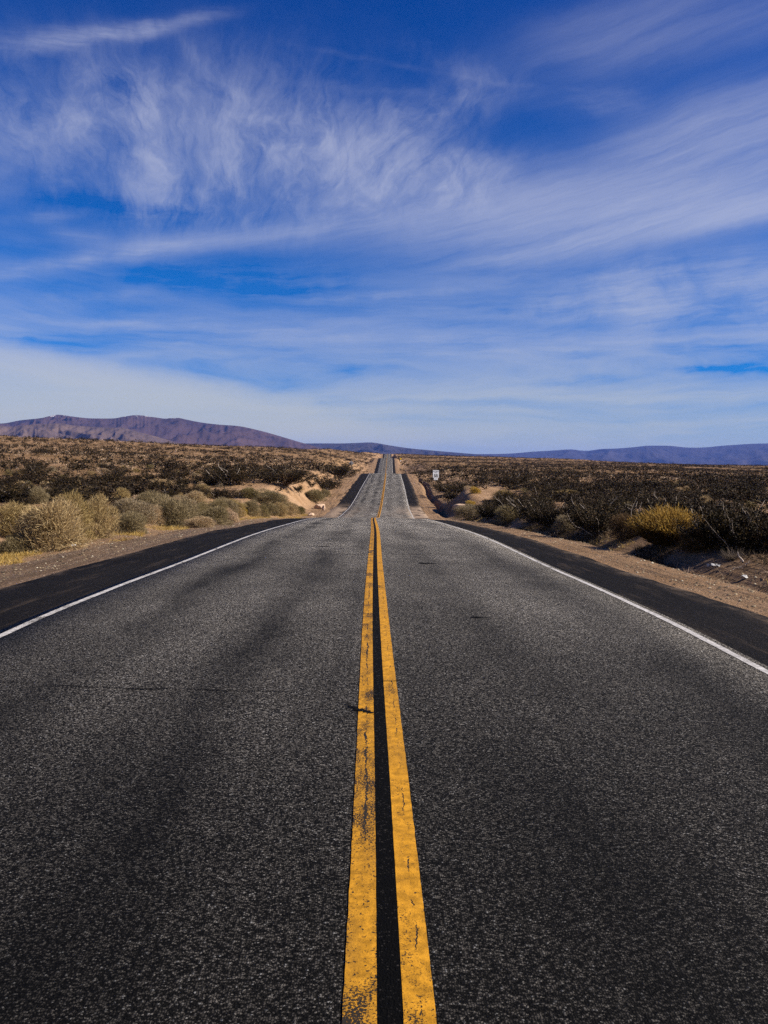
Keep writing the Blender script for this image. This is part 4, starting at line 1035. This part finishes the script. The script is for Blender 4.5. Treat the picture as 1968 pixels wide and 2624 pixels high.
def diamond_back():
    x, y = -9.0, 220.0; g = float(ground(x, y)); c = 0.9 + EYE - g
    t = empty('warning_sign', (x, y, g), R(4)); tag(t, 'bare grey back of a diamond warning sign above dark bushes left of the road', 'road sign')
    box('post', (0, -0.06, (c + 0.3) / 2 - 0.2), (0.10, 0.08, c + 0.8), M['wood_post'], t)
    p = mesh_obj('sign_panel', *plate_mesh(diamond_outline(0.95, c), 0.012), M['alu'], t)
    for z in (c + 0.32, c - 0.32): bolt(t, 0, -0.108, z, 0.02)
diamond_back()
def yellow_sign():
    x, y = 9.8, 470.0; g = float(ground(x, y)); c = 4.9 + EYE - g
    t = empty('warning_sign', (x, y, g), R(3)); tag(t, 'tiny far off yellow diamond sign above a white plaque, right of the road', 'road sign')
    box('post', (0, 0.07, c / 2 - 0.2), (0.10, 0.08, c + 0.6), M['wood_post'], t)
    mesh_obj('sign_panel', *plate_mesh(diamond_outline(0.95, c), 0.012), M['sign_yellow'], t)
    mesh_obj('plaque', *plate_mesh(round_rect(0.55, 0.55, 0.05, 0, c - 1.1), 0.012), M['sign_white'], t)
yellow_sign()
def delineator():
    x, y = 5.45, 201.0; g = float(ground(x, y))
    t = empty('delineator_post', (x, y, g)); tag(t, 'thin dark delineator post on the crest at the right edge of the shoulder', 'marker post')
    box('post', (0, 0, 0.5), (0.10, 0.03, 1.1), M['galv'], t); box('reflector', (0, -0.018, 0.93), (0.075, 0.006, 0.13), M['sign_white'], t)
delineator()
def stake():
    x, y = -13.73, 39.5; g = float(ground(x, y))
    t = empty('marker_stake', (x, y, g)); tag(t, 'thin dark metal stake standing among bushes on the left slope', 'stake')
    box('stake', (0, 0, 0.30), (0.035, 0.012, 0.80), M['galv'], t); box('flange', (0, 0.012, 0.30), (0.010, 0.022, 0.80), M['galv'], t)
stake()
def rock(x, y, sx, sy, sz, seed, label, rz=0.0, sink=0.25, mat='rock', group='pale rocks by the wash', name='rock'):
    import bmesh
    bm = bmesh.new(); bmesh.ops.create_icosphere(bm, subdivisions=4, radius=1.0)
    P = np.array([v.co[:] for v in bm.verts]); d = 1 + 0.30 * fbm(P[:, 0] * 1.3 + seed, P[:, 1] * 1.3 + P[:, 2] * 1.7, seed, 4)
    rr = np.random.default_rng(seed); nn = unit(rr.normal(size=(9, 3)))
    d = np.minimum(d, np.min(np.where((P @ nn.T) > 0.05, rr.uniform(0.62, 0.92, 9)[None] / np.maximum(P @ nn.T, 0.05), 9), 1))
    P = P * d[:, None] * np.array([sx, sy, sz])
    for v, p in zip(bm.verts, P): v.co = p
    me = bpy.data.meshes.new(name); bm.to_mesh(me); bm.free(); me.materials.append(M[mat])
    o = link(bpy.data.objects.new(name, me)); o.location = (x, y, float(ground(x, y)) + sz * (1 - 2 * sink)); o.rotation_euler = (0, 0, rz)
    tag(o, label, 'rock', group)
rock(-7.45, 93.5, 0.75, 0.5, 0.42, 3, 'pale slab of rock at the foot of the bare sand mound', 0.4)
rock(-6.75, 90.0, 0.22, 0.2, 0.40, 5, 'upright pale stone beside the left shoulder at the wash', 0.2)
rock(-7.2, 80.0, 0.45, 0.3, 0.20, 8, 'low pale stone lying on the wash sand left of the road', 1.2)
rock(7.25, 31.7, 0.20, 0.14, 0.09, 9, 'small pale rock on the right verge in front of the black creosotes', 0.3)
rock(7.9, 82.0, 0.85, 0.5, 0.45, 12, 'lumpy pale boulder at the end of the shaded gully', 0.1, sink=0.35)
def litter():
    x, y = 7.15, 17.3; g = float(ground(x, y)); r = np.random.default_rng(4)
    n, k = 14, 7; U, W = np.meshgrid(np.linspace(-0.13, 0.13, n), np.linspace(-0.045, 0.045, k))
    Z = 0.045 + 0.03 * fbm(U / 0.05, W / 0.05, 3, 3) + 0.02 * np.cos(U * 14)
    V = np.stack([U + 0.012 * r.normal(size=U.shape), W, Z], -1).reshape(-1, 3); F = grid_faces(k, n)
    V2 = V.copy(); V2[:, 2] -= 0.006
    Vall = np.concatenate([V, V2]); Fall = np.concatenate([F, F[:, ::-1] + len(V)])
    idx = np.r_[(np.arange(len(F)) % (n - 1) // 2 % 3 == 1).astype(int), np.zeros(len(F), int)]
    o = mesh_obj('plastic_litter', Vall, Fall, [M['litter_white'], M['litter_dark']], mat_idx=idx, smooth=True)
    o.location = (x, y, g + 0.02); o.rotation_euler = (R(28), 0, R(-6)); tag(o, 'crumpled white litter with dark bands on the sand right of the road', 'litter')
    for (lx, ly, s, lab) in ((7.10, 15.7, 0.09, 'small scrap of white litter in the dark weeds at the right edge'), (-7.9, 20.4, 0.07, 'scrap of white litter on straw below the largest tan bush')):
        U, W = np.meshgrid(np.linspace(-s, s, 6), np.linspace(-s * 0.5, s * 0.5, 4)); Z = s * 0.5 + s * 0.5 * fbm(U / s, W / s, 7, 2)
        V = np.stack([U, W, Z], -1).reshape(-1, 3); V2 = V.copy(); V2[:, 2] -= 0.005; F = grid_faces(4, 6)
        o = mesh_obj('plastic_litter', np.concatenate([V, V2]), np.concatenate([F, F[:, ::-1] + len(V)]), M['litter_white'], smooth=True)
        o.location = (lx, ly, float(ground(lx, ly)) + 0.01); o.rotation_euler = (R(30), 0, 0.5); tag(o, lab, 'litter')
litter()
def deadwood(x, y, L, rz, seed, label, tilt=0.15, lift=0.02, rad=0.011, name='dead_branch'):
    r = np.random.default_rng(seed); k = 9; t = np.linspace(0, 1, k)
    main = np.stack([t * L * math.cos(tilt), 0.10 * L * np.sin(t * 5 + seed), t * L * math.sin(tilt)], -1) + np.cumsum(r.normal(size=(k, 3)) * 0.02 * L, 0)
    paths = [main]
    for j in (3, 5, 6):
        d = unit(r.normal(size=3) + np.array([1.0, 0, 0.6])); paths.append(main[j] + t[:, None] * d * L * r.uniform(0.25, 0.5) + np.cumsum(r.normal(size=(k, 3)) * 0.012 * L, 0) * (t[:, None] > 0))
    v, f = stems(np.array(paths), np.array([rad, rad * .6, rad * .6, rad * .5]), rad * 0.25)
    o = mesh_obj(name, v, f, M['twig'], smooth=True); o.location = (x, y, float(ground(x, y)) + lift); o.rotation_euler = (0, 0, rz); tag(o, label, 'branch', 'dead branches on the right verge')
deadwood(7.25, 16.5, 0.5, 0.3, 2, 'forked dead stick on the sand at the right edge of the photo', 0.3)
deadwood(7.6, 16.9, 0.22, 1.9, 4, 'short dark stump of stick beside the forked dead stick', 0.9, rad=0.022)
deadwood(8.3, 18.9, 1.25, 1.2, 6, 'long bare pale limb rising out of the tallest black creosote', 0.95)
deadwood(8.8, 18.0, 1.1, 2.0, 9, 'crooked pale limb in the black creosote at the right edge', 0.9)
deadwood(8.6, 27.2, 1.15, 1.4, 12, 'bare upright limb behind the glowing yellow bush', 1.2)
deadwood(7.1, 46.5, 1.1, 2.2, 15, 'arched pale branch above the tan olive bush', 0.7, lift=0.5)
deadwood(7.5, 24.4, 0.5, 0.2, 17, 'grey fallen stick at the foot of the dull tan bush', 0.1)
